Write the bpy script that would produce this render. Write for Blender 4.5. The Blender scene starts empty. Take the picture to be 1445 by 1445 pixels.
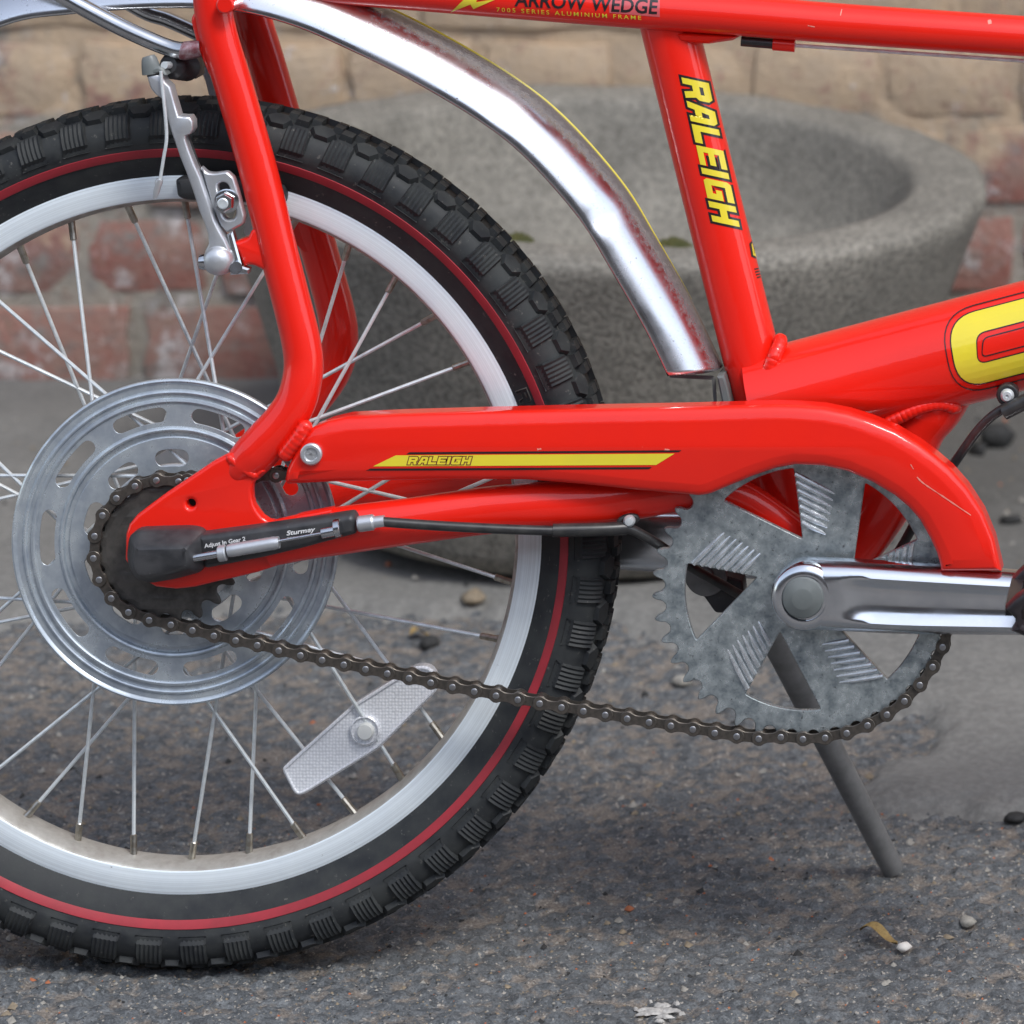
import bpy, bmesh, math, random
import numpy as np
from mathutils import Vector, Matrix
from mathutils.bvhtree import BVHTree
from mathutils.geometry import tessellate_polygon
random.seed(7); rng = np.random.default_rng(7)
SC = bpy.context.scene; COL = SC.collection
R = math.radians; PI = math.pi

# ------------------------------------------------------------------ camera, light, exposure
S = 0.0004135; D = 2.55; F = D / S; VX, VY = 1800.0, -750.0
CX = (1800 - 265) * S; CZ = (1355 + 750) * S
LEAN = R(5.0)
BIKE = Matrix.Translation((0, 0, 0.0012)) @ Matrix.Rotation(-LEAN, 4, 'X')
cam = bpy.data.cameras.new('camera'); cam_o = bpy.data.objects.new('camera', cam); COL.objects.link(cam_o)
cam.sensor_width = 36; cam.lens = F / 1445 * 36
cam.shift_x = (722.5 - VX) / 1445; cam.shift_y = -(722.5 - VY) / 1445
cam.clip_start = 0.1; cam.clip_end = 500
cam_o.matrix_world = BIKE @ Matrix.Translation((CX, -D, CZ)) @ Matrix.Rotation(R(90), 4, 'X')
cam.dof.use_dof = True; cam.dof.focus_distance = D - 0.035
cam.dof.aperture_fstop = 10.0
SC.camera = cam_o
W = bpy.data.worlds.new('World'); SC.world = W; W.use_nodes = True
wn = W.node_tree; wn.nodes.clear()
SUN_EL, SUN_AZ = R(55), R(138)          # azimuth clockwise from +Y: in front of the wall and to the right
sky = wn.nodes.new('ShaderNodeTexSky'); sky.sky_type = 'NISHITA'; sky.sun_disc = False
sky.sun_elevation = SUN_EL; sky.sun_rotation = SUN_AZ
hs = wn.nodes.new('ShaderNodeHueSaturation'); hs.inputs['Saturation'].default_value = 0.55
bg = wn.nodes.new('ShaderNodeBackground'); bg.inputs['Strength'].default_value = 0.145
wo = wn.nodes.new('ShaderNodeOutputWorld')
wn.links.new(sky.outputs[0], hs.inputs['Color']); wn.links.new(hs.outputs[0], bg.inputs[0]); wn.links.new(bg.outputs[0], wo.inputs[0])
sl = bpy.data.lights.new('sun', 'SUN'); sl.energy = 1.1; sl.angle = R(15); sl.color = (1, .985, .95)
so = bpy.data.objects.new('sun', sl); COL.objects.link(so)
sd = Vector((math.sin(SUN_AZ) * math.cos(SUN_EL), math.cos(SUN_AZ) * math.cos(SUN_EL), math.sin(SUN_EL)))
so.rotation_euler = sd.to_track_quat('Z', 'Y').to_euler(); so.location = (2, -3, 4)
SC.view_settings.view_transform = 'Standard'; SC.view_settings.look = 'None'
SC.view_settings.gamma = 1; SC.view_settings.use_curve_mapping = False
SC.view_settings.exposure = 1.0
SC.render.engine = 'CYCLES'
SC.cycles.use_denoising = True
SC.cycles.max_bounces = 8

# ------------------------------------------------------------------ picture coordinates -> place
def P(px, py, lat=0.0):
    """a point of the bicycle's own space seen at (px,py), lat millimetres behind its mid plane"""
    k = (D + lat / 1000) / F
    return Vector((CX + (px - VX) * k, lat / 1000, CZ - (py - VY) * k))
CAML = Vector((CX, -D, CZ))
RB = BIKE.to_3x3(); CAMW = BIKE @ CAML
def G(px, py, z=0.0):
    d = RB @ Vector(((px - VX) / F, 1, -(py - VY) / F))
    t = (z - CAMW.z) / d.z
    return CAMW + d * t
HUB = Vector((0, 0, 0.2514)); BB = Vector((0.3656, 0, 0.2280))

# ------------------------------------------------------------------ materials
MATS = {}
def N(nt, t, **kw):
    n = nt.nodes.new(t)
    for k, v in kw.items():
        if k.startswith('i_'):
            key = k[2:].replace('_', ' ')
            n.inputs[key].default_value = v
        else: setattr(n, k, v)
    return n
def rgba(c): return (c[0], c[1], c[2], 1)
def mat(name, col, rough=.5, metal=0, coat=0, var=None, var_scale=60, rough_var=.0, bump=0, bump_scale=400,
        spots=None, spot_scale=300, spot_lim=.62, spot_soft=.04, stretch=None, random_obj=0, spec=.5, trans=0, aniso=0):
    if name in MATS: return MATS[name]
    m = bpy.data.materials.new(name); m.use_nodes = True; nt = m.node_tree
    b = nt.nodes['Principled BSDF']; L = nt.links.new
    b.inputs['Base Color'].default_value = rgba(col); b.inputs['Roughness'].default_value = rough
    b.inputs['Metallic'].default_value = metal; b.inputs['Coat Weight'].default_value = coat
    b.inputs['Coat Roughness'].default_value = .06
    b.inputs['Specular IOR Level'].default_value = spec
    b.inputs['Transmission Weight'].default_value = trans
    tc = N(nt, 'ShaderNodeTexCoord'); vec = tc.outputs['Object']
    if stretch:
        mp = N(nt, 'ShaderNodeMapping'); mp.inputs['Scale'].default_value = stretch; L(vec, mp.inputs[0]); vec = mp.outputs[0]
    colsock = None
    if var is not None:
        n1 = N(nt, 'ShaderNodeTexNoise', i_Scale=var_scale, i_Detail=6.0, i_Roughness=.6); L(vec, n1.inputs['Vector'])
        rp = N(nt, 'ShaderNodeMapRange', i_From_Min=.35, i_From_Max=.65); L(n1.outputs['Fac'], rp.inputs['Value'])
        mx = N(nt, 'ShaderNodeMix', data_type='RGBA'); mx.inputs[6].default_value = rgba(col); mx.inputs[7].default_value = rgba(var)
        L(rp.outputs[0], mx.inputs[0]); colsock = mx.outputs[2]
        if rough_var:
            rr = N(nt, 'ShaderNodeMapRange', i_To_Min=max(.02, rough - rough_var), i_To_Max=min(1, rough + rough_var)); L(rp.outputs[0], rr.inputs['Value'])
            L(rr.outputs[0], b.inputs['Roughness'])
    if spots is not None:
        n2 = N(nt, 'ShaderNodeTexNoise', i_Scale=spot_scale, i_Detail=4.0, i_Roughness=.7); L(vec, n2.inputs['Vector'])
        r2 = N(nt, 'ShaderNodeMapRange', i_From_Min=spot_lim, i_From_Max=spot_lim + spot_soft); L(n2.outputs['Fac'], r2.inputs['Value'])
        m2 = N(nt, 'ShaderNodeMix', data_type='RGBA'); m2.inputs[7].default_value = rgba(spots)
        if colsock: L(colsock, m2.inputs[6])
        else: m2.inputs[6].default_value = rgba(col)
        L(r2.outputs[0], m2.inputs[0]); colsock = m2.outputs[2]
    if random_obj:
        oi = N(nt, 'ShaderNodeObjectInfo')
        hv = N(nt, 'ShaderNodeHueSaturation'); rv = N(nt, 'ShaderNodeMapRange', i_To_Min=1 - random_obj, i_To_Max=1 + random_obj)
        L(oi.outputs['Random'], rv.inputs['Value']); L(rv.outputs[0], hv.inputs['Value'])
        if colsock: L(colsock, hv.inputs['Color'])
        else: hv.inputs['Color'].default_value = rgba(col)
        colsock = hv.outputs[0]
    if colsock: L(colsock, b.inputs['Base Color'])
    if bump:
        n3 = N(nt, 'ShaderNodeTexNoise', i_Scale=bump_scale, i_Detail=5.0, i_Roughness=.65); L(vec, n3.inputs['Vector'])
        bp = N(nt, 'ShaderNodeBump', i_Strength=bump, i_Distance=.001); L(n3.outputs['Fac'], bp.inputs['Height']); L(bp.outputs[0], b.inputs['Normal'])
    MATS[name] = m
    return m

def worn_lacquer(m, lo, hi):
    nt = m.node_tree; b = nt.nodes['Principled BSDF']; tc = N(nt, 'ShaderNodeTexCoord')
    n = N(nt, 'ShaderNodeTexNoise', i_Scale=38.0, i_Detail=9.0, i_Roughness=.75); nt.links.new(tc.outputs['Object'], n.inputs['Vector'])
    r = N(nt, 'ShaderNodeMapRange', i_From_Min=.38, i_From_Max=.66, i_To_Min=lo, i_To_Max=hi); nt.links.new(n.outputs['Fac'], r.inputs['Value']); nt.links.new(r.outputs[0], b.inputs['Coat Roughness'])
    n2 = N(nt, 'ShaderNodeTexNoise', i_Scale=120.0, i_Detail=4.0); nt.links.new(tc.outputs['Object'], n2.inputs['Vector'])
    bp = N(nt, 'ShaderNodeBump', i_Strength=.10, i_Distance=.001); nt.links.new(n2.outputs['Fac'], bp.inputs['Height']); nt.links.new(bp.outputs[0], b.inputs['Coat Normal'])
RED = mat('red_paint', (.84, .015, .004), .45, coat=.75, var=(.78, .011, .004), var_scale=9, rough_var=.05, spots=(.75, .16, .12), spot_scale=420, spot_lim=.74, spot_soft=.02, spec=.25)
worn_lacquer(RED, .03, .14)
CHROME = mat('chrome_plate', (.70, .71, .73), .23, 1, var=(.66, .66, .68), var_scale=26, rough_var=.07, spots=(.10, .06, .06), spot_scale=620, spot_lim=.645, spot_soft=.06)
def crown_grime(m):
    nt = m.node_tree; b = nt.nodes['Principled BSDF']; L = nt.links.new; tc = N(nt, 'ShaderNodeTexCoord'); sp = N(nt, 'ShaderNodeSeparateXYZ'); L(tc.outputs['Object'], sp.inputs[0])
    ab = N(nt, 'ShaderNodeMath', operation='ABSOLUTE'); L(sp.outputs['Y'], ab.inputs[0])
    n = N(nt, 'ShaderNodeTexNoise', i_Scale=260.0, i_Detail=8.0, i_Roughness=.75); L(tc.outputs['Object'], n.inputs['Vector'])
    k = N(nt, 'ShaderNodeMapRange', i_From_Min=.024, i_From_Max=.004, i_To_Min=-.30, i_To_Max=.30); L(ab.outputs[0], k.inputs['Value'])
    ad = N(nt, 'ShaderNodeMath', operation='ADD'); L(n.outputs['Fac'], ad.inputs[0]); L(k.outputs[0], ad.inputs[1])
    r = N(nt, 'ShaderNodeMapRange', i_From_Min=.42, i_From_Max=.74, i_To_Max=.82); L(ad.outputs[0], r.inputs['Value'])
    mx = N(nt, 'ShaderNodeMix', data_type='RGBA'); L(b.inputs['Base Color'].links[0].from_socket, mx.inputs[6]); mx.inputs[7].default_value = (.085, .07, .074, 1); L(r.outputs[0], mx.inputs[0]); L(mx.outputs[2], b.inputs['Base Color'])
    me = N(nt, 'ShaderNodeMapRange', i_To_Min=1.0, i_To_Max=.25); L(r.outputs[0], me.inputs['Value']); L(me.outputs[0], b.inputs['Metallic'])
crown_grime(CHROME)
CHROME2 = mat('chrome_tube', (.66, .68, .71), .2, 1, var=(.5, .51, .53), var_scale=60, rough_var=.06)
ALU_RIM = mat('brushed_aluminium', (.84, .91, .95), .46, .25, var=(.76, .83, .88), var_scale=40, rough_var=.08, spots=(.3, .3, .31), spot_scale=260, spot_lim=.71, bump=.03, bump_scale=600)
def turned(m, sc, amt):
    nt = m.node_tree; b = nt.nodes['Principled BSDF']; tc = N(nt, 'ShaderNodeTexCoord'); sx = N(nt, 'ShaderNodeVectorMath', operation='MULTIPLY'); sx.inputs[1].default_value = (1, 0, 1)
    ln = N(nt, 'ShaderNodeVectorMath', operation='LENGTH'); n = N(nt, 'ShaderNodeTexNoise', noise_dimensions='1D', i_Scale=sc, i_Detail=4.0, i_Roughness=.7)
    nt.links.new(tc.outputs['Object'], sx.inputs[0]); nt.links.new(sx.outputs[0], ln.inputs[0]); nt.links.new(ln.outputs['Value'], n.inputs['W'])
    r = N(nt, 'ShaderNodeMapRange', i_From_Min=.3, i_From_Max=.7, i_To_Min=1 - amt, i_To_Max=1 + amt * .6); nt.links.new(n.outputs['Fac'], r.inputs['Value'])
    h = N(nt, 'ShaderNodeHueSaturation'); src = b.inputs['Base Color'].links[0].from_socket; nt.links.new(src, h.inputs['Color']); nt.links.new(r.outputs[0], h.inputs['Value']); nt.links.new(h.outputs[0], b.inputs['Base Color'])
turned(ALU_RIM, 700.0, .16)
ALU_IN = mat('dusty_aluminium', (.50, .49, .46), .6, .5, var=(.36, .34, .31), var_scale=90, rough_var=.1)
ALU = mat('cast_aluminium', (.66, .67, .69), .42, .75, var=(.54, .56, .59), var_scale=120, rough_var=.08)
POLISH = mat('polished_aluminium', (.78, .80, .83), .19, 1, var=(.64, .67, .71), var_scale=30, rough_var=.07, spots=(.88, .89, .9), spot_scale=150, spot_lim=.72)
ZINC = mat('zinc_plate', (.58, .64, .66), .33, .74, var=(.25, .29, .31), var_scale=150, rough_var=.1, spots=(.10, .11, .12), spot_scale=420, spot_lim=.60, spot_soft=.12, bump=.04)
ZINC2 = mat('bright_zinc', (.60, .66, .70), .32, .6, var=(.40, .45, .51), var_scale=80, rough_var=.09, spots=(.66, .68, .72), spot_scale=180, spot_lim=.66, spot_soft=.1, bump=.02)
STEEL = mat('spoke_steel', (.82, .87, .89), .36, .45, var=(.62, .65, .66), var_scale=150, rough_var=.08)
NIPPLE = mat('nipple_brass', (.52, .50, .45), .35, 1, var=(.33, .30, .25), var_scale=300)
CHAINM = mat('oily_chain_steel', (.15, .132, .115), .40, .7, var=(.08, .072, .064), var_scale=180, rough_var=.12)
PINM = mat('pin_steel', (.42, .42, .43), .38, 1)
SPROCK = mat('blackened_steel', (.115, .108, .10), .48, .5, var=(.06, .057, .053), var_scale=120, rough_var=.1)
RUB = mat('tyre_rubber', (.018, .020, .023), .62, spec=.3, var=(.040, .043, .043), var_scale=60, rough_var=.1, spots=(.12, .115, .105), spot_scale=260, spot_lim=.63, spot_soft=.1, bump=.06, bump_scale=900)
STRIPE = mat('red_rubber', (.36, .022, .035), .6, var=(.28, .02, .03), var_scale=60)
BLK = mat('black_plastic', (.022, .023, .026), .42, var=(.05, .05, .053), var_scale=70, rough_var=.12, spots=(.16, .155, .15), spot_scale=230, spot_lim=.68, spot_soft=.08, bump=.05)
CABLE = mat('black_cable', (.02, .02, .022), .36, var=(.045, .044, .042), var_scale=120)
BRUB = mat('brake_rubber', (.025, .026, .028), .6)
GREYCAP = mat('grey_plastic', (.155, .17, .168), .42, var=(.125, .14, .138), var_scale=60)
WHITEP = mat('white_plastic', (.72, .73, .70), .4)
YEL = mat('yellow_print', (.80, .66, .035), .32, coat=.4, var=(.74, .62, .04), var_scale=30)
KPR = mat('black_print', (.016, .01, .012), .35, coat=.4)
WPR = mat('white_print', (.72, .72, .72), .4)
DRED = mat('dark_red_print', (.14, .010, .02), .35, coat=.4)
CLEARST = mat('faded_sticker', (.62, .10, .11), .3, coat=.5)
PEDAL = mat('pedal_plastic', (.016, .015, .017), .34, var=(.03, .022, .024), var_scale=60)
KICK = mat('grey_painted_steel', (.27, .27, .27), .42, .5, var=(.19, .19, .19), var_scale=60, rough_var=.1)

def reflector_mat():
    m = bpy.data.materials.new('reflector_plastic'); m.use_nodes = True; nt = m.node_tree; b = nt.nodes['Principled BSDF']; L = nt.links.new
    b.inputs['Roughness'].default_value = .25; b.inputs['Coat Weight'].default_value = .6
    tc = N(nt, 'ShaderNodeTexCoord'); v = N(nt, 'ShaderNodeTexVoronoi', i_Scale=520.0, i_Randomness=.25); L(tc.outputs['Object'], v.inputs['Vector'])
    cr = N(nt, 'ShaderNodeMapRange', i_From_Max=.7); L(v.outputs['Distance'], cr.inputs['Value'])
    mx = N(nt, 'ShaderNodeMix', data_type='RGBA'); mx.inputs[6].default_value = (.92, .93, .96, 1); mx.inputs[7].default_value = (.60, .62, .66, 1)
    L(cr.outputs[0], mx.inputs[0]); L(mx.outputs[2], b.inputs['Base Color'])
    b.inputs['Metallic'].default_value = .05
    bp = N(nt, 'ShaderNodeBump', i_Strength=.6, i_Distance=.0006); L(v.outputs['Distance'], bp.inputs['Height']); L(bp.outputs[0], b.inputs['Normal'])
    return m
REFL = reflector_mat()

# ------------------------------------------------------------------ mesh helpers
class MB:
    def __init__(s): s.v = []; s.f = []; s.mi = []; s.cur = 0
    def add(s, vs, fs):
        o = len(s.v); s.v.extend(tuple(v) for v in vs)
        for f in fs: s.f.append(tuple(i + o for i in f)); s.mi.append(s.cur)
    def tube(s, path, r, n=16, smooth=0, caps=True, sq=1.0):
        pts = [Vector(p) for p in path]; rs = list(r) if hasattr(r, '__len__') else [r] * len(pts)
        if smooth: pts, rs = spline(pts, rs, smooth)
        T = []
        for i in range(len(pts)):
            a = pts[max(0, i - 1)]; b = pts[min(len(pts) - 1, i + 1)]; T.append((b - a).normalized())
        ref = Vector((0, 1, 0)) if abs(T[0].y) < .9 else Vector((1, 0, 0))
        rings = []
        for i, p in enumerate(pts):
            t = T[i]; ref = (ref - t * ref.dot(t)).normalized(); bi = t.cross(ref)
            rings.append([p + (ref * math.cos(a) * sq + bi * math.sin(a)) * rs[i] for a in [2 * PI * j / n for j in range(n)]])
        vs = [v for rg in rings for v in rg]; fs = []
        for i in range(len(pts) - 1):
            for j in range(n):
                k = (j + 1) % n; fs.append((i * n + j, i * n + k, (i + 1) * n + k, (i + 1) * n + j))
        if caps:
            fs.append(tuple(range(n))[::-1]); fs.append(tuple((len(pts) - 1) * n + j for j in range(n)))
        s.add(vs, fs)
    def lathe(s, prof, c, n=64, closed=False):
        """profile of (radius, y) turned about the y axis through c"""
        vs = []; m = len(prof); fs = []
        for j in range(n):
            a = 2 * PI * j / n
            for (r, y) in prof: vs.append((c[0] + r * math.sin(a), c[1] + y, c[2] + r * math.cos(a)))
        for j in range(n):
            k = (j + 1) % n
            for i in range(m - 1 if not closed else m):
                i2 = (i + 1) % m; fs.append((j * m + i, k * m + i, k * m + i2, j * m + i2))
        s.add(vs, fs)
        if not closed:
            for i, fl in ((0, 1), (m - 1, 0)):
                if prof[i][0] > 1e-6 and prof[i][0] < 1e9 and getattr(s, 'capl', False):
                    o = len(s.v) - m * n; f = [o + j * m + i for j in range(n)]; s.f.append(tuple(f if fl else f[::-1])); s.mi.append(s.cur)
    def disc(s, prof, c, n=32):
        s.capl = True; s.lathe(prof, c, n); s.capl = False
    def plate(s, outl, y0, y1, holes=(), bev=(), back=True):
        """outline of (x,z) points; the y0 side has its rim stepped by bev = [(inset, dy), ...]"""
        loops = [list(outl)] + [list(h) for h in holes]
        if area(loops[0]) < 0: loops[0].reverse()
        for h in loops[1:]:
            if area(h) > 0: h.reverse()
        sg = 1 if y1 > y0 else -1
        layers = [[(0, y1)], ] ; prof = [(0.0, y1)] + ([(i, y0 + sg * d) for (i, d) in bev] if bev else [(0.0, y0)])
        rings = []
        for (ins, y) in prof:
            rings.append([[(p[0], y, p[1]) for p in offset(lp, ins)] for lp in loops])
        for li, lp in enumerate(loops):
            n = len(lp); vs = [v for rg in rings for v in rg[li]]; fs = []
            for a in range(len(rings) - 1):
                for j in range(n):
                    k = (j + 1) % n
                    q = (a * n + j, a * n + k, (a + 1) * n + k, (a + 1) * n + j)
                    fs.append(q if sg > 0 else q[::-1])
            s.add(vs, fs)
        for ri in ((len(rings) - 1, 0) if back else (len(rings) - 1,)):
            lp3 = [[Vector((v[0], v[2], 0)) for v in lp] for lp in rings[ri]]
            flat = [v for lp in lp3 for v in lp]; y = rings[ri][0][0][1]
            tr = tessellate_polygon(lp3); out = []
            for t in tr:
                a, b, c = [flat[i] for i in t]
                ar = (b.x - a.x) * (c.y - a.y) - (c.x - a.x) * (b.y - a.y)
                if abs(ar) < 1e-14: continue
                # normal towards -y wanted for the y0 face when sg>0:   (x,z) ccw gives normal -y
                want = (ri != 0) == (sg > 0)
                out.append(t if (ar > 0) == want else (t[0], t[2], t[1]))
            s.add([(v.x, y, v.y) for v in flat], out)
    def box(s, c, d, m=None):
        vs = [Vector((c[0] + sx * d[0] / 2, c[1] + sy * d[1] / 2, c[2] + sz * d[2] / 2)) for sx in (-1, 1) for sy in (-1, 1) for sz in (-1, 1)]
        if m: vs = [m @ v for v in vs]
        s.add(vs, [(0, 1, 3, 2), (4, 6, 7, 5), (0, 4, 5, 1), (2, 3, 7, 6), (0, 2, 6, 4), (1, 5, 7, 3)])
    def mesh(s, name, m, sharp=35):
        me = bpy.data.meshes.new(name); me.from_pydata(s.v, [], s.f)
        for mm in (m if isinstance(m, (list, tuple)) else [m]): me.materials.append(mm)
        me.polygons.foreach_set('material_index', s.mi)
        bm = bmesh.new(); bm.from_mesh(me); bmesh.ops.remove_doubles(bm, verts=bm.verts, dist=1e-6)
        bmesh.ops.recalc_face_normals(bm, faces=bm.faces); bm.to_mesh(me); bm.free()
        me.polygons.foreach_set('use_smooth', [True] * len(me.polygons))
        if sharp: me.set_sharp_from_angle(angle=R(sharp))
        return me
    def build(s, name, m, parent=None, sharp=35):
        return link(name, s.mesh(name, m, sharp), parent)
    def bvh(s): return BVHTree.FromPolygons([Vector(v) for v in s.v], s.f)
def link(name, data, parent=None, mw=None):
    o = bpy.data.objects.new(name, data); COL.objects.link(o)
    if parent: o.parent = parent
    if mw is not None: o.matrix_local = mw
    return o
def tag(o, label=None, cat=None, group=None, kind=None):
    for k, v in (('label', label), ('category', cat), ('group', group), ('kind', kind)):
        if v: o[k] = v
    return o
def area(lp): return sum(lp[i][0] * lp[(i + 1) % len(lp)][1] - lp[(i + 1) % len(lp)][0] * lp[i][1] for i in range(len(lp))) / 2
def offset(lp, d):
    """move every point of the loop to its left by d (inwards for a counter-clockwise outline)"""
    if d == 0: return [tuple(p) for p in lp]
    out = []; n = len(lp)
    for i in range(n):
        a = Vector(lp[i - 1][:2]); b = Vector(lp[i][:2]); c = Vector(lp[(i + 1) % n][:2])
        e1 = (b - a); e2 = (c - b)
        if e1.length < 1e-9 or e2.length < 1e-9: out.append(tuple(b)); continue
        e1.normalize(); e2.normalize(); n1 = Vector((-e1.y, e1.x)); n2 = Vector((-e2.y, e2.x))
        h = n1 + n2
        if h.length < 1e-6: out.append(tuple(b)); continue
        h.normalize(); k = max(.45, h.dot(n1)); out.append(tuple(b + h * (d / k)))
    return out
def spline(pts, rs=None, sub=6):
    out = []; ro = []; n = len(pts); rs = rs or [0] * n
    for i in range(n - 1):
        p0 = pts[max(0, i - 1)]; p1 = pts[i]; p2 = pts[i + 1]; p3 = pts[min(n - 1, i + 2)]
        for k in range(sub):
            t = k / sub
            out.append(.5 * ((2 * p1) + (p2 - p0) * t + (2 * p0 - 5 * p1 + 4 * p2 - p3) * t * t + (3 * p1 - p0 - 3 * p2 + p3) * t ** 3))
            ro.append(rs[i] + (rs[i + 1] - rs[i]) * t)
    out.append(pts[-1]); ro.append(rs[-1])
    return out, ro
def rnd_poly(pts, r, n=5):
    """round the corners of a loop of 2-d points"""
    out = []; m = len(pts)
    for i in range(m):
        a = Vector(pts[i - 1]); b = Vector(pts[i]); c = Vector(pts[(i + 1) % m]); rr = r[i] if hasattr(r, '__len__') else r
        d1 = min(rr, (a - b).length * .45); d2 = min(rr, (c - b).length * .45)
        if rr <= 0: out.append(tuple(b)); continue
        p = b + (a - b).normalized() * d1; q = b + (c - b).normalized() * d2
        for k in range(n + 1):
            t = k / n; out.append(tuple(p * (1 - t) ** 2 + b * 2 * t * (1 - t) + q * t * t))
    return out
def PX(pts, lat): return [(v.x, v.z) for v in (P(x, y, lat) for x, y in pts)]
def smooth2(pts, sub=5):
    p, _ = spline([Vector(q) for q in pts], None, sub); return [tuple(q) for q in p]
def circ(cx, cz, r, n=32, a0=0): return [(cx + r * math.cos(a0 + 2 * PI * i / n), cz + r * math.sin(a0 + 2 * PI * i / n)) for i in range(n)]

# ------------------------------------------------------------------ flat print that lies on a surface of the bicycle
def lay(loops_list, target, lift, maxlen=2.6):
    """loops_list: list of [outer, hole, ...] in picture units; returns verts and faces lying on the target surface"""
    V, Fc = [], []
    for loops in loops_list:
        l3 = [[Vector((p[0], p[1], 0)) for p in lp] for lp in loops]; flat = [v for lp in l3 for v in lp]
        tris = [tuple(t) for t in tessellate_polygon(l3)]; pts = list(flat)
        for _ in range(14):
            new = []; mid = {}; ch = False
            for t in tris:
                e = [((pts[t[i]] - pts[t[(i + 1) % 3]]).length, i) for i in range(3)]; L, i = max(e)
                if L <= maxlen: new.append(t); continue
                ch = True; a, b, c = t[i], t[(i + 1) % 3], t[(i + 2) % 3]; k = (min(a, b), max(a, b))
                if k not in mid: mid[k] = len(pts); pts.append((pts[a] + pts[b]) / 2)
                new += [(a, mid[k], c), (mid[k], b, c)]
            tris = new
            if not ch: break
        pos = []
        for p in pts:
            d = (P(p.x, p.y, 0) - CAML).normalized(); h = target.ray_cast(CAML, d)
            pos.append(h[0] + (h[1] if h[1].dot(d) < 0 else -h[1]) * lift if h[0] is not None else None)
        o = len(V); mp = {}
        for i, q in enumerate(pos):
            if q is not None: mp[i] = len(V); V.append(q)
        for t in tris:
            if all(i in mp for i in t):
                q = [V[mp[i]] for i in t]
                if max((q[0] - q[1]).length, (q[1] - q[2]).length, (q[2] - q[0]).length) < .02: Fc.append(tuple(mp[i] for i in t))
    return V, Fc
def print_on(name, loops_list, target, m, parent, lift=.00025, maxlen=2.6):
    V, Fc = lay(loops_list, target, lift, maxlen); mb = MB(); mb.add(V, Fc)
    return mb.build(name, m, parent, sharp=None)
GL = {
 'R': (1, [[(0, 0), (0, 1), (.85, 1), (1, .85), (1, .5), (.88, .4), (1, 0), (.68, 0), (.58, .34), (.3, .34), (.3, 0)], [(.3, .74), (.7, .74), (.7, .6), (.3, .6)]]),
 'A': (1, [[(0, 0), (.26, 1), (.85, 1), (1, .85), (1, 0), (.7, 0), (.7, .24), (.38, .24), (.31, 0)], [(.44, .48), (.51, .74), (.7, .74), (.7, .48)]]),
 'L': (.9, [[(0, 0), (0, 1), (.33, 1), (.33, .28), (1, .28), (1, 0)]]),
 'E': (.95, [[(0, 0), (0, 1), (1, 1), (1, .78), (.3, .78), (.3, .61), (.92, .61), (.92, .39), (.3, .39), (.3, .22), (1, .22), (1, 0)]]),
 'I': (.36, [[(0, 0), (0, 1), (.85, 1), (.85, 0)]]),
 'G': (1, [[(.12, 0), (0, .12), (0, .88), (.12, 1), (1, 1), (1, .75), (.3, .75), (.3, .25), (.7, .25), (.7, .38), (.5, .38), (.5, .6), (1, .6), (1, 0)]]),
 'H': (1, [[(0, 0), (0, 1), (.3, 1), (.3, .63), (.7, .63), (.7, 1), (1, 1), (1, 0), (.7, 0), (.7, .37), (.3, .37), (.3, 0)]]),
}
def logo(o, U, V, shear=.18, gap=.12):
    """the letters as loops in picture units; the word fills |U|"""
    word = 'RALEIGH'; tot = sum(GL[c][0] for c in word) + gap * 6; x = 0; out = []
    for c in word:
        w, lps = GL[c]; g = []
        for lp in lps: g.append([(o[0] + U[0] * ((x + p[0] * w + shear * (p[1])) / tot) + V[0] * p[1], o[1] + U[1] * ((x + p[0] * w + shear * p[1]) / tot) + V[1] * p[1]) for p in lp])
        out.append(g); x += w + gap
    return out
def fat(glyphs, d):
    out = []
    for g in glyphs:
        lp = list(g[0])
        if area(lp) < 0: lp.reverse()
        out.append([offset(lp, -d)])
    return out
def words(text, o, U, V, bold=0.0, space=1.0, shear=0.0):
    """built-in lettering as triangles in picture units: U = picture vector of the full width, V = of the cap height"""
    cu = bpy.data.curves.new('lettering', 'FONT'); cu.body = text; cu.offset = bold; cu.space_character = space; cu.shear = shear; cu.resolution_u = 3
    ob = bpy.data.objects.new('lettering', cu); COL.objects.link(ob)
    me = bpy.data.meshes.new_from_object(ob); vs = [v.co.copy() for v in me.vertices]; fs = [tuple(p.vertices) for p in me.polygons]
    bpy.data.objects.remove(ob); bpy.data.meshes.remove(me); bpy.data.curves.remove(cu)
    x0 = min(v.x for v in vs); x1 = max(v.x for v in vs); h = .69
    pt = [(o[0] + U[0] * (v.x - x0) / (x1 - x0) + V[0] * v.y / h, o[1] + U[1] * (v.x - x0) / (x1 - x0) + V[1] * v.y / h) for v in vs]
    return [[[pt[i] for i in f]] for f in fs]

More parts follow.
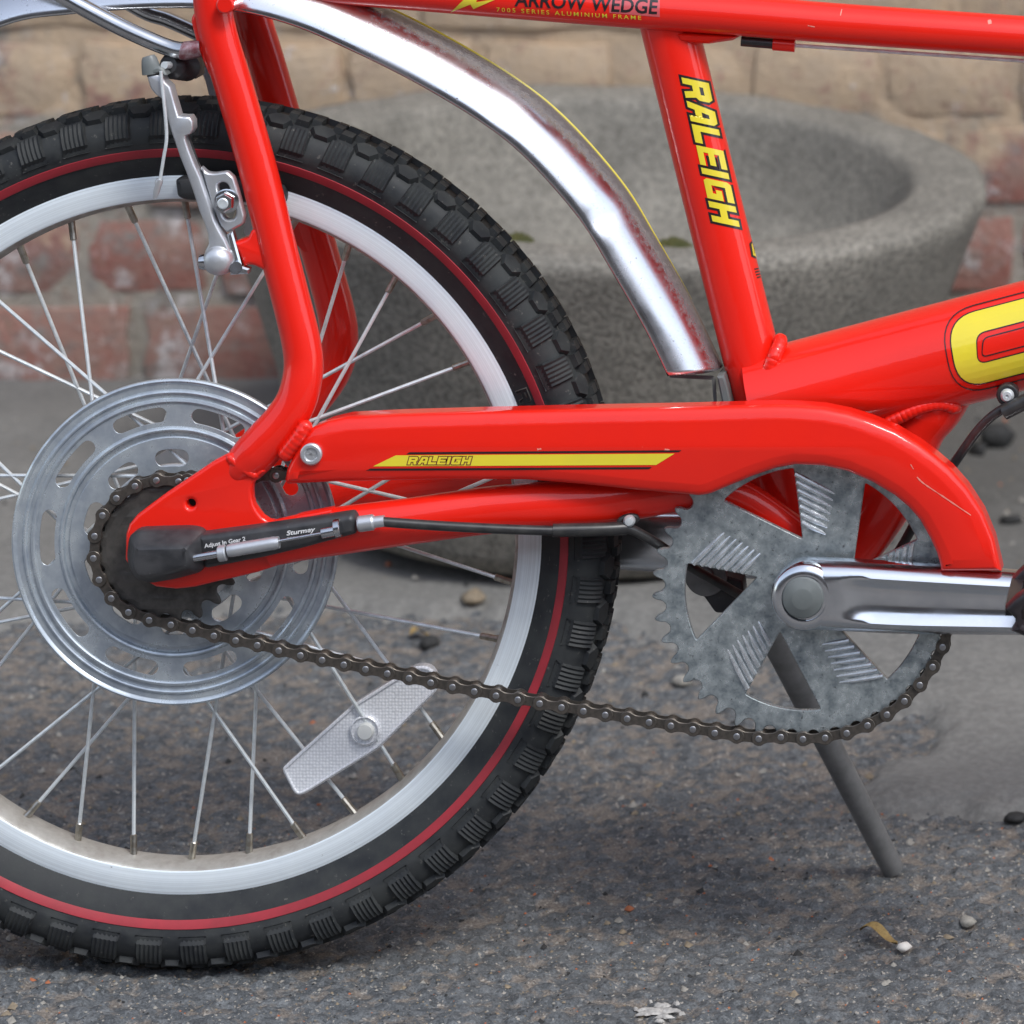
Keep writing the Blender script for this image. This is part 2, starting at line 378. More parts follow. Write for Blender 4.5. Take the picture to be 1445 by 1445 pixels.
# ================================================================== THE SETTING
NT = {}
def noise2(x, y, cell, seed):
    if seed not in NT: NT[seed] = np.random.default_rng(seed).random((256, 256))
    T = NT[seed]; gx = x / cell; gy = y / cell
    ix = np.floor(gx).astype(int); iy = np.floor(gy).astype(int); fx = gx - ix; fy = gy - iy
    fx = fx * fx * (3 - 2 * fx); fy = fy * fy * (3 - 2 * fy)
    a = T[ix % 256, iy % 256]; b = T[(ix + 1) % 256, iy % 256]; c = T[ix % 256, (iy + 1) % 256]; d = T[(ix + 1) % 256, (iy + 1) % 256]
    return (a * (1 - fx) + b * fx) * (1 - fy) + (c * (1 - fx) + d * fx) * fy - .5
def cells(x, y, cell, seed):
    r = np.random.default_rng(seed); JX = r.random((256, 256)); JY = r.random((256, 256)); H = r.random((256, 256))
    ix = np.floor(x / cell).astype(int); iy = np.floor(y / cell).astype(int); best = np.full(x.shape, 9.0); bh = np.zeros(x.shape)
    for dx in (-1, 0, 1):
        for dy in (-1, 0, 1):
            jx = (ix + dx) % 256; jy = (iy + dy) % 256
            d = np.hypot((ix + dx + JX[jx, jy]) - x / cell, (iy + dy + JY[jx, jy]) - y / cell)
            m = d < best; best = np.where(m, d, best); bh = np.where(m, H[jx, jy], bh)
    return best, bh
def ground_height(x, y):
    d, h = cells(x + .2 * .01 * np.sin(y * 300), y, .0105, 3); d2, h2 = cells(x, y, .0048, 5)
    peb = np.clip(1 - (d / .72) ** 2, 0, 1) * (.35 + .9 * h) * .0030
    fine = np.clip(1 - (d2 / .7) ** 2, 0, 1) * h2 * .0009
    low = noise2(x, y, .05, 11) * .003 + noise2(x, y, .017, 12) * .0020 + noise2(x, y, .007, 13) * .0016 + noise2(x, y, .004, 14) * .0011
    z = peb + fine + low
    return z - .0028, peb
def asphalt_mat():
    m = bpy.data.materials.new('worn_asphalt'); m.use_nodes = True; nt = m.node_tree; b = nt.nodes['Principled BSDF']; L = nt.links.new
    tc = N(nt, 'ShaderNodeTexCoord'); v = tc.outputs['Object']
    n1 = N(nt, 'ShaderNodeTexNoise', i_Scale=110.0, i_Detail=8.0, i_Roughness=.7); L(v, n1.inputs['Vector'])
    n2 = N(nt, 'ShaderNodeTexNoise', i_Scale=42.0, i_Detail=5.0, i_Roughness=.6); L(v, n2.inputs['Vector'])
    vo = N(nt, 'ShaderNodeTexVoronoi', i_Scale=210.0); L(v, vo.inputs['Vector'])
    at = N(nt, 'ShaderNodeAttribute', attribute_name='stone_height')
    base = N(nt, 'ShaderNodeMix', data_type='RGBA'); base.inputs[6].default_value = (.066, .072, .078, 1); base.inputs[7].default_value = (.140, .149, .156, 1)
    bw = N(nt, 'ShaderNodeSeparateColor'); L(vo.outputs['Color'], bw.inputs[0]); L(bw.outputs[0], base.inputs[0])
    # sandy dirt lies in the hollows between the stones
    a1 = N(nt, 'ShaderNodeMath', operation='MULTIPLY_ADD'); L(n1.outputs['Fac'], a1.inputs[0]); a1.inputs[1].default_value = 1.5; L(n2.outputs['Fac'], a1.inputs[2])
    a2 = N(nt, 'ShaderNodeMath', operation='MULTIPLY_ADD'); L(at.outputs['Fac'], a2.inputs[0]); a2.inputs[1].default_value = -.42; L(a1.outputs[0], a2.inputs[2])
    spx = N(nt, 'ShaderNodeSeparateXYZ'); L(v, spx.inputs[0]); yb = N(nt, 'ShaderNodeMapRange', i_From_Min=.0, i_From_Max=.30, i_To_Max=.14); L(spx.outputs['Y'], yb.inputs['Value'])
    a3 = N(nt, 'ShaderNodeMath', operation='ADD'); L(a2.outputs[0], a3.inputs[0]); L(yb.outputs[0], a3.inputs[1])
    dr = N(nt, 'ShaderNodeMapRange', i_From_Min=1.13, i_From_Max=1.36); L(a3.outputs[0], dr.inputs['Value'])
    dirt = N(nt, 'ShaderNodeMix', data_type='RGBA'); dirt.inputs[7].default_value = (.19, .165, .142, 1); L(base.outputs[2], dirt.inputs[6]); L(dr.outputs[0], dirt.inputs[0])
    n4 = N(nt, 'ShaderNodeTexNoise', i_Scale=330.0, i_Detail=3.0); L(v, n4.inputs['Vector'])
    n6 = N(nt, 'ShaderNodeTexNoise', i_Scale=620.0, i_Detail=3.0, i_Roughness=.7); L(v, n6.inputs['Vector'])
    gm_ = N(nt, 'ShaderNodeMapRange', i_From_Min=.3, i_From_Max=.7, i_To_Min=.45, i_To_Max=1.55); L(n6.outputs['Fac'], gm_.inputs['Value'])
    gx_ = N(nt, 'ShaderNodeHueSaturation'); L(dirt.outputs[2], gx_.inputs['Color']); L(gm_.outputs[0], gx_.inputs['Value'])
    sr = N(nt, 'ShaderNodeMapRange', i_From_Min=.64, i_From_Max=.68); L(n4.outputs['Fac'], sr.inputs['Value'])
    sp = N(nt, 'ShaderNodeMix', data_type='RGBA'); sp.inputs[7].default_value = (.36, .33, .29, 1); L(gx_.outputs[0], sp.inputs[6]); L(sr.outputs[0], sp.inputs[0])
    L(sp.outputs[2], b.inputs['Base Color'])
    b.inputs['Roughness'].default_value = .62
    bp = N(nt, 'ShaderNodeBump', i_Strength=.9, i_Distance=.0016)
    n5 = N(nt, 'ShaderNodeTexNoise', i_Scale=420.0, i_Detail=5.0, i_Roughness=.7); L(v, n5.inputs['Vector']); L(n5.outputs['Fac'], bp.inputs['Height']); L(bp.outputs[0], b.inputs['Normal'])
    return m
ASPH = asphalt_mat()
def grid_ground(name, xs, ys, keep=None, drop=0):
    X, Y = np.meshgrid(xs, ys); Z, peb = ground_height(X, Y)
    ex = np.minimum(np.minimum(X - xs[0], xs[-1] - X) / .03, np.minimum(Y - ys[0] if drop else Y * 0 + 9, ys[-1] - Y if drop else Y * 0 + 9) / .03)
    me = bpy.data.meshes.new(name); nx, ny = len(xs), len(ys)
    co = np.stack([X, Y, Z], -1).reshape(-1, 3).astype(np.float32)
    i = np.arange(nx * ny).reshape(ny, nx); q = np.stack([i[:-1, :-1], i[:-1, 1:], i[1:, 1:], i[1:, :-1]], -1).reshape(-1, 4)
    me.vertices.add(len(co)); me.vertices.foreach_set('co', co.ravel()); me.loops.add(q.size); me.loops.foreach_set('vertex_index', q.ravel().astype(np.int32))
    me.polygons.add(len(q)); me.polygons.foreach_set('loop_start', (np.arange(len(q)) * 4).astype(np.int32)); me.polygons.foreach_set('use_smooth', np.ones(len(q), bool))
    me.update(); me.validate(); me.materials.append(ASPH)
    at = me.attributes.new('stone_height', 'FLOAT', 'POINT'); at.data.foreach_set('value', np.clip(peb / .0030, 0, 1).ravel().astype(np.float32))
    return me
def ys_var():
    ys = [-.32]
    while ys[-1] < 1.16: ys.append(ys[-1] + (.0021 if -.14 < ys[-1] < .30 else .0032 if ys[-1] < .6 else .0055))
    return np.array(ys)
xs = np.arange(-.62, .86, .0024)
road = link('road', grid_ground('road', xs, ys_var())); tag(road, kind='structure')
# the wider road carries on around it, a little lower where the two meet
gm = MB(); gm.add([(-60, -60, -.007), (60, -60, -.007), (60, 60, -.007), (-60, 60, -.007)], [(0, 1, 2, 3)])
tag(gm.build('ground', ASPH), kind='structure')

def concrete_mat(name, c0, c1, c2, sc=1.0, bump=.5, spots=True):
    m = bpy.data.materials.new(name); m.use_nodes = True; nt = m.node_tree; b = nt.nodes['Principled BSDF']; L = nt.links.new
    v = N(nt, 'ShaderNodeTexCoord').outputs['Object']
    n1 = N(nt, 'ShaderNodeTexNoise', i_Scale=9.0 * sc, i_Detail=6.0, i_Roughness=.65); L(v, n1.inputs['Vector'])
    n2 = N(nt, 'ShaderNodeTexNoise', i_Scale=170.0 * sc, i_Detail=4.0, i_Roughness=.7); L(v, n2.inputs['Vector'])
    r1 = N(nt, 'ShaderNodeMapRange', i_From_Min=.35, i_From_Max=.65); L(n1.outputs['Fac'], r1.inputs['Value'])
    m1 = N(nt, 'ShaderNodeMix', data_type='RGBA'); m1.inputs[6].default_value = rgba(c0); m1.inputs[7].default_value = rgba(c1); L(r1.outputs[0], m1.inputs[0])
    r2 = N(nt, 'ShaderNodeMapRange', i_From_Min=.42, i_From_Max=.62); L(n2.outputs['Fac'], r2.inputs['Value'])
    m2 = N(nt, 'ShaderNodeMix', data_type='RGBA'); m2.inputs[7].default_value = rgba(c2); L(m1.outputs[2], m2.inputs[6])
    k = N(nt, 'ShaderNodeMath', operation='MULTIPLY'); L(r2.outputs[0], k.inputs[0]); k.inputs[1].default_value = .8; L(k.outputs[0], m2.inputs[0])
    L(m2.outputs[2], b.inputs['Base Color']); b.inputs['Roughness'].default_value = .85
    bp = N(nt, 'ShaderNodeBump', i_Strength=bump, i_Distance=.002); L(n2.outputs['Fac'], bp.inputs['Height']); L(bp.outputs[0], b.inputs['Normal'])
    return m
def darken_far_right(m):  # concrete gets darker towards the wall on the right, edge broken by noise
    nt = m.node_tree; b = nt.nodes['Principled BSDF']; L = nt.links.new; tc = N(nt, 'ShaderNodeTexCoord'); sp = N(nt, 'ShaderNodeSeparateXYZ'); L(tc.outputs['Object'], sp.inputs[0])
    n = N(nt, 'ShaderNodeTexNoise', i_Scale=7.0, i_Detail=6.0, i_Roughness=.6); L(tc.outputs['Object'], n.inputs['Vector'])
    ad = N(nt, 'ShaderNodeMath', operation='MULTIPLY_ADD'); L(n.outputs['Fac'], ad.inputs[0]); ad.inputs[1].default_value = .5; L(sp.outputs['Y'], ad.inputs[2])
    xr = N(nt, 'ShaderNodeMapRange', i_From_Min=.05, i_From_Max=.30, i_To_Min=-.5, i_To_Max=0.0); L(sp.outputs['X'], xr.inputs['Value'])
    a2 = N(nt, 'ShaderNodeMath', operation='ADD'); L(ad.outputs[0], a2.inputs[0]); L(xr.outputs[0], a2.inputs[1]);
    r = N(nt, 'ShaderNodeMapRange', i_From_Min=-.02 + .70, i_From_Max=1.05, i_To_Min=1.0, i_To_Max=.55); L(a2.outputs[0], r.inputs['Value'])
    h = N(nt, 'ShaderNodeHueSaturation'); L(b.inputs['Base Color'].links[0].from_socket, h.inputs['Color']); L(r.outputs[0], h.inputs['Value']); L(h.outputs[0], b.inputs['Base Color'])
CONC = concrete_mat('ground_concrete', (.178, .174, .163), (.13, .128, .121), (.22, .215, .202), 1.0, .5)
darken_far_right(CONC)
PLANT = concrete_mat('aggregate_concrete', (.31, .29, .25), (.21, .198, .172), (.085, .08, .068), 1.5, 1.0)

# old concrete between road and wall, its edge broken
edge_px = [(-700, 905), (-200, 900), (60, 880), (220, 872), (400, 862), (480, 860), (560, 868), (640, 872), (670, 868), (700, 876), (745, 872), (800, 884), (850, 880), (890, 890), (935, 905), (985, 912), (1050, 915), (1110, 925), (1170, 975),
           (1235, 1000), (1295, 1012), (1325, 1040), (1318, 1064), (1262, 1078), (1228, 1096), (1220, 1126), (1250, 1146), (1300, 1152), (1345, 1146), (1400, 1149), (1445, 1143), (1600, 1140), (2000, 1130), (2600, 1125)]
el = [Vector(G(x, y)[:2]) for x, y in edge_px]; el, _ = spline(el, None, 10)
el = [Vector((p.x + random.gauss(0, .0016), p.y + random.gauss(0, .003))) for p in el]
poly = np.array([[p.x, p.y] for p in el] + [[el[-1].x, 1.3], [el[0].x, 1.3]])
gx = np.arange(-.9, .9, .0042); gy = np.concatenate([np.arange(.16, .52, .0036), np.arange(.52, 1.15, .012)]); GX, GY = np.meshgrid(gx, gy)
def sdist(x, y):
    d = np.full(x.shape, 9.0); ins = np.zeros(x.shape, bool); n = len(poly)
    for i in range(n):
        ax_, ay_ = poly[i]; bx_, by_ = poly[(i + 1) % n]; ex_, ey_ = bx_ - ax_, by_ - ay_
        t = np.clip(((x - ax_) * ex_ + (y - ay_) * ey_) / (ex_ * ex_ + ey_ * ey_ + 1e-12), 0, 1)
        d = np.minimum(d, np.hypot(x - ax_ - t * ex_, y - ay_ - t * ey_))
        c_ = (ay_ > y) != (by_ > y); xi = ax_ + (y - ay_) / (by_ - ay_ + 1e-15) * ex_; ins ^= c_ & (x < xi)
    return np.where(ins, d, -d)
SDV = sdist(GX, GY) + noise2(GX, GY, .016, 31) * .014 + noise2(GX, GY, .005, 32) * .007
GZ = -.004 + np.clip((SDV + .004) / .014, 0, 1) ** .7 * .0105 + noise2(GX, GY, .06, 33) * .0035 * np.clip(SDV / .03, 0, 1) + noise2(GX, GY, .012, 34) * .0010
cm = MB(); nx_ = len(gx); keep = SDV > -.006; fs = []
for j in range(len(gy) - 1):
    for i in range(nx_ - 1):
        if keep[j, i] or keep[j, i + 1] or keep[j + 1, i] or keep[j + 1, i + 1]: a_ = j * nx_ + i; fs.append((a_, a_ + 1, a_ + nx_ + 1, a_ + nx_))
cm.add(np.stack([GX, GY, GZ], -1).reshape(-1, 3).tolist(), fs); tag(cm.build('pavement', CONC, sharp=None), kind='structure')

# unseen house front across the road, added dark for paint and chrome to reflect
FRONT = concrete_mat('unseen_dark_brick', (.15, .105, .09), (.10, .08, .07), (.07, .06, .055), .5, .4)
GLASSM = mat('unseen_window_glass', (.03, .035, .04), .08)
hf = MB(); hf.box((.6, -11.5, 2.0), (34, 8, 4.0)); hfo = hf.build('unseen_building', FRONT); tag(hfo, kind='structure')
for k in range(9):
    for zz in (1.6,):
        wb = MB(); wb.box((-11.5 + 3 * k, -7.49, zz), (1.1, .06, 1.5)); wb.build('unseen_window', GLASSM, hfo)
# ------------------------------------------------------------------ brick wall
WY = 1.14
def masonry(name, c0, c1, c2, joint=False):
    m = bpy.data.materials.new(name); m.use_nodes = True; nt = m.node_tree; b = nt.nodes['Principled BSDF']; L = nt.links.new
    g = N(nt, 'ShaderNodeNewGeometry'); oi = N(nt, 'ShaderNodeObjectInfo'); v = g.outputs['Position']
    def noise(sc, off, lo, hi, det=6.0, ro=.65):
        ad = N(nt, 'ShaderNodeVectorMath', operation='ADD'); ad.inputs[1].default_value = off; L(v, ad.inputs[0])
        n = N(nt, 'ShaderNodeTexNoise', i_Scale=sc, i_Detail=det, i_Roughness=ro); L(ad.outputs[0], n.inputs['Vector'])
        r = N(nt, 'ShaderNodeMapRange', i_From_Min=lo, i_From_Max=hi); L(n.outputs['Fac'], r.inputs['Value']); return n.outputs['Fac'], r.outputs[0]
    def mix(fac, a_, c):
        x = N(nt, 'ShaderNodeMix', data_type='RGBA'); x.inputs[7].default_value = rgba(c); L(fac, x.inputs[0])
        if isinstance(a_, tuple): x.inputs[6].default_value = rgba(a_)
        else: L(a_, x.inputs[6])
        return x.outputs[2]
    col = mix(oi.outputs['Random'], c0, c1)
    col = mix(noise(24, (0, 0, 0), .40, .64)[1], col, c2)
    col = mix(noise(38, (3, 1, 7), .52, .66)[1], col, (.25, .235, .215))
    col = mix(noise(22, (5, 3, 1), .54, .64, 9.0, .75)[1], col, (.58, .54, .53))
    col = mix(noise(95, (8, 2, 5), .56, .66, 6.0, .7)[1], col, (.22, .15, .13))
    # thin sand-coloured render left on the upper courses right of the seat stays, in rags elsewhere
    sx = N(nt, 'ShaderNodeSeparateXYZ'); L(v, sx.inputs[0])
    rz = N(nt, 'ShaderNodeMapRange', i_From_Min=.10, i_From_Max=.27, i_To_Min=-.12, i_To_Max=.30); L(sx.outputs['Z'], rz.inputs['Value'])
    rx = N(nt, 'ShaderNodeMapRange', i_From_Min=-.42, i_From_Max=-.20, i_To_Min=.35); L(sx.outputs['X'], rx.inputs['Value'])
    rx2 = N(nt, 'ShaderNodeMapRange', i_From_Min=.33, i_From_Max=.45, i_To_Min=1.0, i_To_Max=.45); L(sx.outputs['X'], rx2.inputs['Value'])
    k = N(nt, 'ShaderNodeMath', operation='MULTIPLY'); L(rz.outputs[0], k.inputs[0]); L(rx.outputs[0], k.inputs[1])
    k2 = N(nt, 'ShaderNodeMath', operation='MULTIPLY'); L(k.outputs[0], k2.inputs[0]); L(rx2.outputs[0], k2.inputs[1])
    nf, _ = noise(13, (9, 1, 4), 0, 1)
    sm = N(nt, 'ShaderNodeMath', operation='ADD'); L(nf, sm.inputs[0]); L(k2.outputs[0], sm.inputs[1])
    sr = N(nt, 'ShaderNodeMapRange', i_From_Min=.57, i_From_Max=.66); L(sm.outputs[0], sr.inputs['Value'])
    tan = mix(noise(30, (2, 8, 6), .40, .62)[1], (.53, .40, .275), (.47, .365, .265))
    x = N(nt, 'ShaderNodeMix', data_type='RGBA'); L(sr.outputs[0], x.inputs[0]); L(col, x.inputs[6]); L(tan, x.inputs[7]); col = x.outputs[2]
    col = mix(noise(70, (1, 4, 2), .62, .70)[1], col, (.27, .185, .14))
    col = mix(noise(48, (4, 4, 9), .57, .68, 8.0, .75)[1], col, (.38, .23, .185))
    col = mix(noise(62, (7, 9, 1), .60, .68, 8.0, .75)[1], col, (.60, .56, .53))
    L(col, b.inputs['Base Color']); b.inputs['Roughness'].default_value = .9; b.inputs['Specular IOR Level'].default_value = .2
    n5, _ = noise(150, (0, 0, 0), 0, 1)
    bp = N(nt, 'ShaderNodeBump', i_Strength=.7, i_Distance=.004); L(n5, bp.inputs['Height']); L(bp.outputs[0], b.inputs['Normal'])
    return m
BRED = masonry('red_brick', (.34, .15, .12), (.24, .125, .11), (.33, .22, .18))
BTAN = masonry('yellow_brick', (.46, .35, .245), (.40, .31, .22), (.34, .22, .165))
MORT = masonry('lime_mortar', (.36, .325, .275), (.36, .325, .275), (.29, .265, .225), True)
wall = MB(); wall.box((.5, WY + .1010, 1.42), (9, .2, 2.86))
wall_o = wall.build('brick_wall', MORT); tag(wall_o, 'old brick wall of red and yellow bricks behind the concrete planter', 'wall')
def brick_mesh(w, h, seed, m):
    r = random.Random(seed); mb = MB(); nx, nz = (7 if w > .15 else 4), 3; d = .03
    fr = [[(x / nx - .5) * w * (1 - .0) for x in range(nx + 1)], [(z / nz - .5) * h for z in range(nz + 1)]]
    vs = []; fs = []
    for j in range(nz + 1):
        for i in range(nx + 1):
            e = (i in (0, nx)) or (j in (0, nz)); cr = (i in (0, nx)) and (j in (0, nz))
            x = fr[0][i] * (1 - (.03 if e else 0)); z = fr[1][j] * (1 - (.06 if e else 0))
            vs.append((x + r.uniform(-.0035, .0035), -d / 2 + (.0028 if e else 0) + (.002 if cr else 0) + r.uniform(-.0015, .0018), z + r.uniform(-.002, .002)))
    nb = len(vs)
    for j in range(nz):
        for i in range(nx): a = j * (nx + 1) + i; fs.append((a, a + 1, a + nx + 2, a + nx + 1))
    ring = [i for i in range(nx + 1)] + [(j) * (nx + 1) + nx for j in range(1, nz + 1)] + [nz * (nx + 1) + i for i in range(nx - 1, -1, -1)] + [j * (nx + 1) for j in range(nz - 1, 0, -1)]
    for k in ring: vs.append((vs[k][0], d / 2, vs[k][2]))
    for k in range(len(ring)): k2 = (k + 1) % len(ring); fs.append((ring[k2], ring[k], nb + k, nb + k2))
    mb.add(vs, fs); return mb.mesh('brick', m, 60)
BM = {(t, c): [brick_mesh((.215 if t else .1025), .065, 10 * s + t, BTAN if c else BRED) for s in range(4)] for t in (0, 1) for c in (0, 1)}
for row in range(10):
    z = .036 + row * .075 ; t = 1 if row % 2 == 0 else 0; w = .225 if t else .1125
    x = -1.0 + (0 if t else .06) + random.uniform(0, .02)
    while x < 1.6:
        pr = .85 if row >= 3 and x > -.2 and x < .42 else .45 if row >= 3 else .12 if row == 2 and x < .35 else .04
        c = 1 if random.random() < pr else 0
        b = link('brick', random.choice(BM[(t, c)]), wall_o)
        b.location = (x + w / 2, WY + .0095 + random.uniform(-.003, .003), z + random.uniform(-.002, .002)); b.rotation_euler = (random.gauss(0, .008), random.gauss(0, .008), random.gauss(0, .008))
        x += w
# upper courses, above the picture: stay one mass
up = MB()
for row in range(10, 37):
    z = .036 + row * .075; x = -3.8 + (.11 if row % 2 else 0)
    while x < 4.8: up.box((x, WY + .006 + random.uniform(-.003, .003), z), (.215, .02, .065)); x += .225
uo = up.build('upper_bricks', BRED, wall_o); uo['kind'] = 'stuff'

# ------------------------------------------------------------------ concrete planter
PXC, PYC = .107, .83
TILT = Matrix.Translation((PXC, PYC, .0085)) @ Matrix.Rotation(R(3.4), 4, 'Y') @ Matrix.Rotation(R(-.9), 4, 'X')
prof = [(.0, .0), (.19, .0), (.215, .004), (.224, .02), (.232, .06), (.242, .10), (.255, .14), (.269, .18), (.281, .215), (.2875, .235), (.2905, .245), (.2905, .252), (.287, .2555),
        (.270, .2575), (.245, .256), (.236, .254), (.232, .248), (.226, .222), (.214, .19), (.195, .165), (.15, .15), (.0, .148)]
pm = MB(); n = 120; vs = []; fs = []
for j in range(n):
    a = 2 * PI * j / n
    for i, (r, z) in enumerate(prof):
        w = 0 if r == 0 else (noise2(np.array([a * 3.0 + 40]), np.array([z * 30.0 + i * .2]), .35, 21)[0] * .0028 + noise2(np.array([a * 20.0 + 40]), np.array([z * 120.0 + i]), .5, 22)[0] * .0022)
        vs.append(((r + w) * math.cos(a), (r + w) * math.sin(a), z + w * .6))
m_ = len(prof)
for j in range(n):
    for i in range(m_ - 1): k = (j + 1) % n; fs.append((j * m_ + i, k * m_ + i, k * m_ + i + 1, j * m_ + i + 1))
pm.add(vs, fs); pl = pm.build('planter', PLANT, sharp=None); pl.matrix_world = TILT
tag(pl, 'empty round grey concrete planter bowl with a thick rim against the brick wall', 'planter')
MOSS = mat('moss', (.075, .07, .018), .95, var=(.04, .045, .012), var_scale=200)
def moss(ang, r, size, label):
    mb = MB()
    for k in range(70):
        a = random.uniform(0, 2 * PI); q = math.sqrt(random.random()) * size; x, y = q * math.cos(a) * 1.4, q * math.sin(a) * .8
        h = .005 * (1 - (q / size) ** 2) + .002; s = .0022
        mb.add([(x - s, y - s, 0), (x + s, y - s, 0), (x + s, y + s, 0), (x - s, y + s, 0), (x + random.gauss(0, .001), y + random.gauss(0, .001), h)], [(0, 1, 4), (1, 2, 4), (2, 3, 4), (3, 0, 4)])
    o = mb.build('moss_tuft', MOSS, sharp=None); o.matrix_world = TILT @ Matrix.Translation((r * math.cos(ang), r * math.sin(ang), .255)); tag(o, label, 'moss', 'moss tufts on the planter')
moss(R(-70), .236, .008, 'small yellow green moss tuft on the planter rim right of the seat tube')
moss(R(-97), .236, .007, 'faint green moss tuft on the planter rim beside the mudguard')

# ================================================================== THE BICYCLE
bike = bpy.data.objects.new('bicycle', None); COL.objects.link(bike); bike.matrix_world = BIKE; bike.empty_display_size = .1
tag(bike, 'red bicycle with fat knobbly rear tyre and chrome mudguard on its kickstand', 'bicycle')

# ---- frame tubes
def ptube(pts, lat, r, n=24, smooth=6, sq=1.0):
    mb = MB(); mb.tube([P(x, y, (lat[i] if hasattr(lat, '__len__') else lat)) for i, (x, y) in enumerate(pts)], r, n, smooth, True, sq); return mb
def mirror(mb):
    o = MB(); o.v = [(v[0], -v[1], v[2]) for v in mb.v]; o.f = [f[::-1] for f in mb.f]; o.mi = list(mb.mi); return o
seat = ptube([(940, 20), (950, 60), (998, 255), (1051, 466), (1078, 575), (1112, 720), (1144, 815)], 0, .0167, 36, 4)
seat_o = seat.build('seat_tube', RED, bike)
top = ptube([(300, -34), (335, -30), (480, -22), (712, -3), (902, 12), (1044, 22), (1195, 34), (1445, 51), (1700, 70), (2050, 98), (2385, 124)], [-13] * 8 + [-9, -4, 0], .0117, 36, 4)
top_o = top.build('top_tube', RED, bike)
main = ptube([(1068, 572), (1110, 561), (1250, 524), (1411, 482), (1650, 420), (2050, 315), (2400, 226)], 0, .0308, 48, 5)
main_o = main.build('down_tube', RED, bike)
ptube([(1345, 520), (1318, 568), (1290, 606), (1258, 690), (1205, 770), (1150, 820)], 0, [.0185, .0185, .0180, .017, .016, .015], 28, 5).build('strut_tube', RED, bike)
mb = MB(); mb.plate(PX([(1215, 640), (1300, 640), (1270, 727), (1240, 742), (1203, 790), (1168, 812), (1150, 760)], 0), -.004, .004); mb.build('gusset_plate', RED, bike)
mb = MB(); mb.plate(PX([(948, 44), (1046, 50), (1034, 57), (1000, 62), (960, 60)], -14), -.016, .010, bev=((0, .003), (.0012, .001), (.002, 0))); mb.build('tube_gusset', RED, bike)
ptube([(1046, 58), (1092, 62)], -10, .0030, 12, 0).build('cable_sheath', CABLE, bike)
mb = ptube([(1091, 61.5), (1122, 64)], -10, .0040, 16, 0); mb.tube([P(1106, 55, -10), P(1106, 48, -9)], .003, 10); mb.build('cable_stop', RED, bike)
ptube([(1120, 64), (1300, 76), (1445, 86), (1700, 104), (2050, 132), (2360, 155)], -10, .0011, 8, 0).build('brake_cable', STEEL, bike)
mb = MB(); mb.disc([(.0205, -.036), (.022, -.0345), (.022, .0345), (.0205, .036)], BB, 40); mb.build('bottom_bracket', RED, bike)

def rib(pts, lat, r, seg=9):
    """a weld bead: a cord of overlapping lumps"""
    a = [P(x, y, (lat[i] if hasattr(lat, '__len__') else lat)) for i, (x, y) in enumerate(pts)]; a, _ = spline(a, None, 8)
    L = [0]
    for i in range(1, len(a)): L.append(L[-1] + (a[i] - a[i - 1]).length)
    tot = L[-1]; nn = max(12, int(tot / .0006)); out = []; rr = []
    for k in range(nn + 1):
        s = tot * k / nn; j = max(i for i in range(len(L)) if L[i] <= s + 1e-9); j = min(j, len(a) - 2)
        t = (s - L[j]) / max(1e-9, L[j + 1] - L[j]); out.append(a[j].lerp(a[j + 1], t))
        ph = (s / .0031) % 1; e = min(1, min(k, nn - k) / (nn * .08 + 1))
        rr.append(r * (.93 + .09 * math.sqrt(max(0, 1 - (2 * ph - 1) ** 2))) * math.sqrt(.15 + .85 * e))
    mb = MB(); mb.tube(out, rr, 12); return mb
rib([(1099, 474), (1101, 484), (1094, 500), (1085, 522), (1082, 546), (1081, 575)], [-4, -10.5, -16.5, -17.5, -17, -15], .0042).build('weld_bead', RED, bike)
rib([(1222, 618), (1245, 602), (1272, 587), (1300, 574), (1326, 569), (1345, 574), (1354, 578)], [-19, -20, -20.5, -20, -18, -14, -10], .0042).build('weld_bead', RED, bike)

def both(mb, name, m=RED):
    a = mb.build(name, m, bike); b = mirror(mb).build(name, m, bike); return a, b
stay = ptube([(297, -40), (304, 33), (330, 122), (362, 232), (388, 335), (413, 432), (424, 478), (428.5, 512), (425, 543), (416, 570), (400, 595), (382, 616), (362, 638), (346, 655), (333, 669)],
             [-42, -42, -42, -42, -43, -45, -46, -47, -49, -50.5, -51.5, -52, -52, -51.5, -51.5], [.0108] * 6 + [.0110, .0112, .0114, .0116, .0120, .0124, .0126, .0118, .0092], 28, 5)
both(stay, 'seat_stay')
mb = MB(); mb.plate(PX(rnd_poly([(270.5, 26), (279, 12), (300, 12), (318, 118), (306, 118), (297, 106), (281, 68)], 6, 3), -42), -.046, -.038, bev=((0, .002), (.0007, .0007), (.002, 0))); both(mb, 'stay_gusset')
mb = MB(); mb.plate(PX(smooth2([(334, 340), (345, 336), (354, 332), (363, 318), (390, 330), (395, 390), (377, 380), (364, 373), (354, 371), (343, 376)], 2)[:-1], -43), -.050, -.034, bev=((0, .002), (.0007, .0007), (.002, 0))); both(mb, 'brake_boss')
mb = MB(); mb.disc([(.0, -.060), (.0042, -.060), (.0052, -.059), (.0052, -.038)], (P(323, 4, -50).x, 0, P(323, 4, -50).z), 20); mb.build('lug', RED, bike)
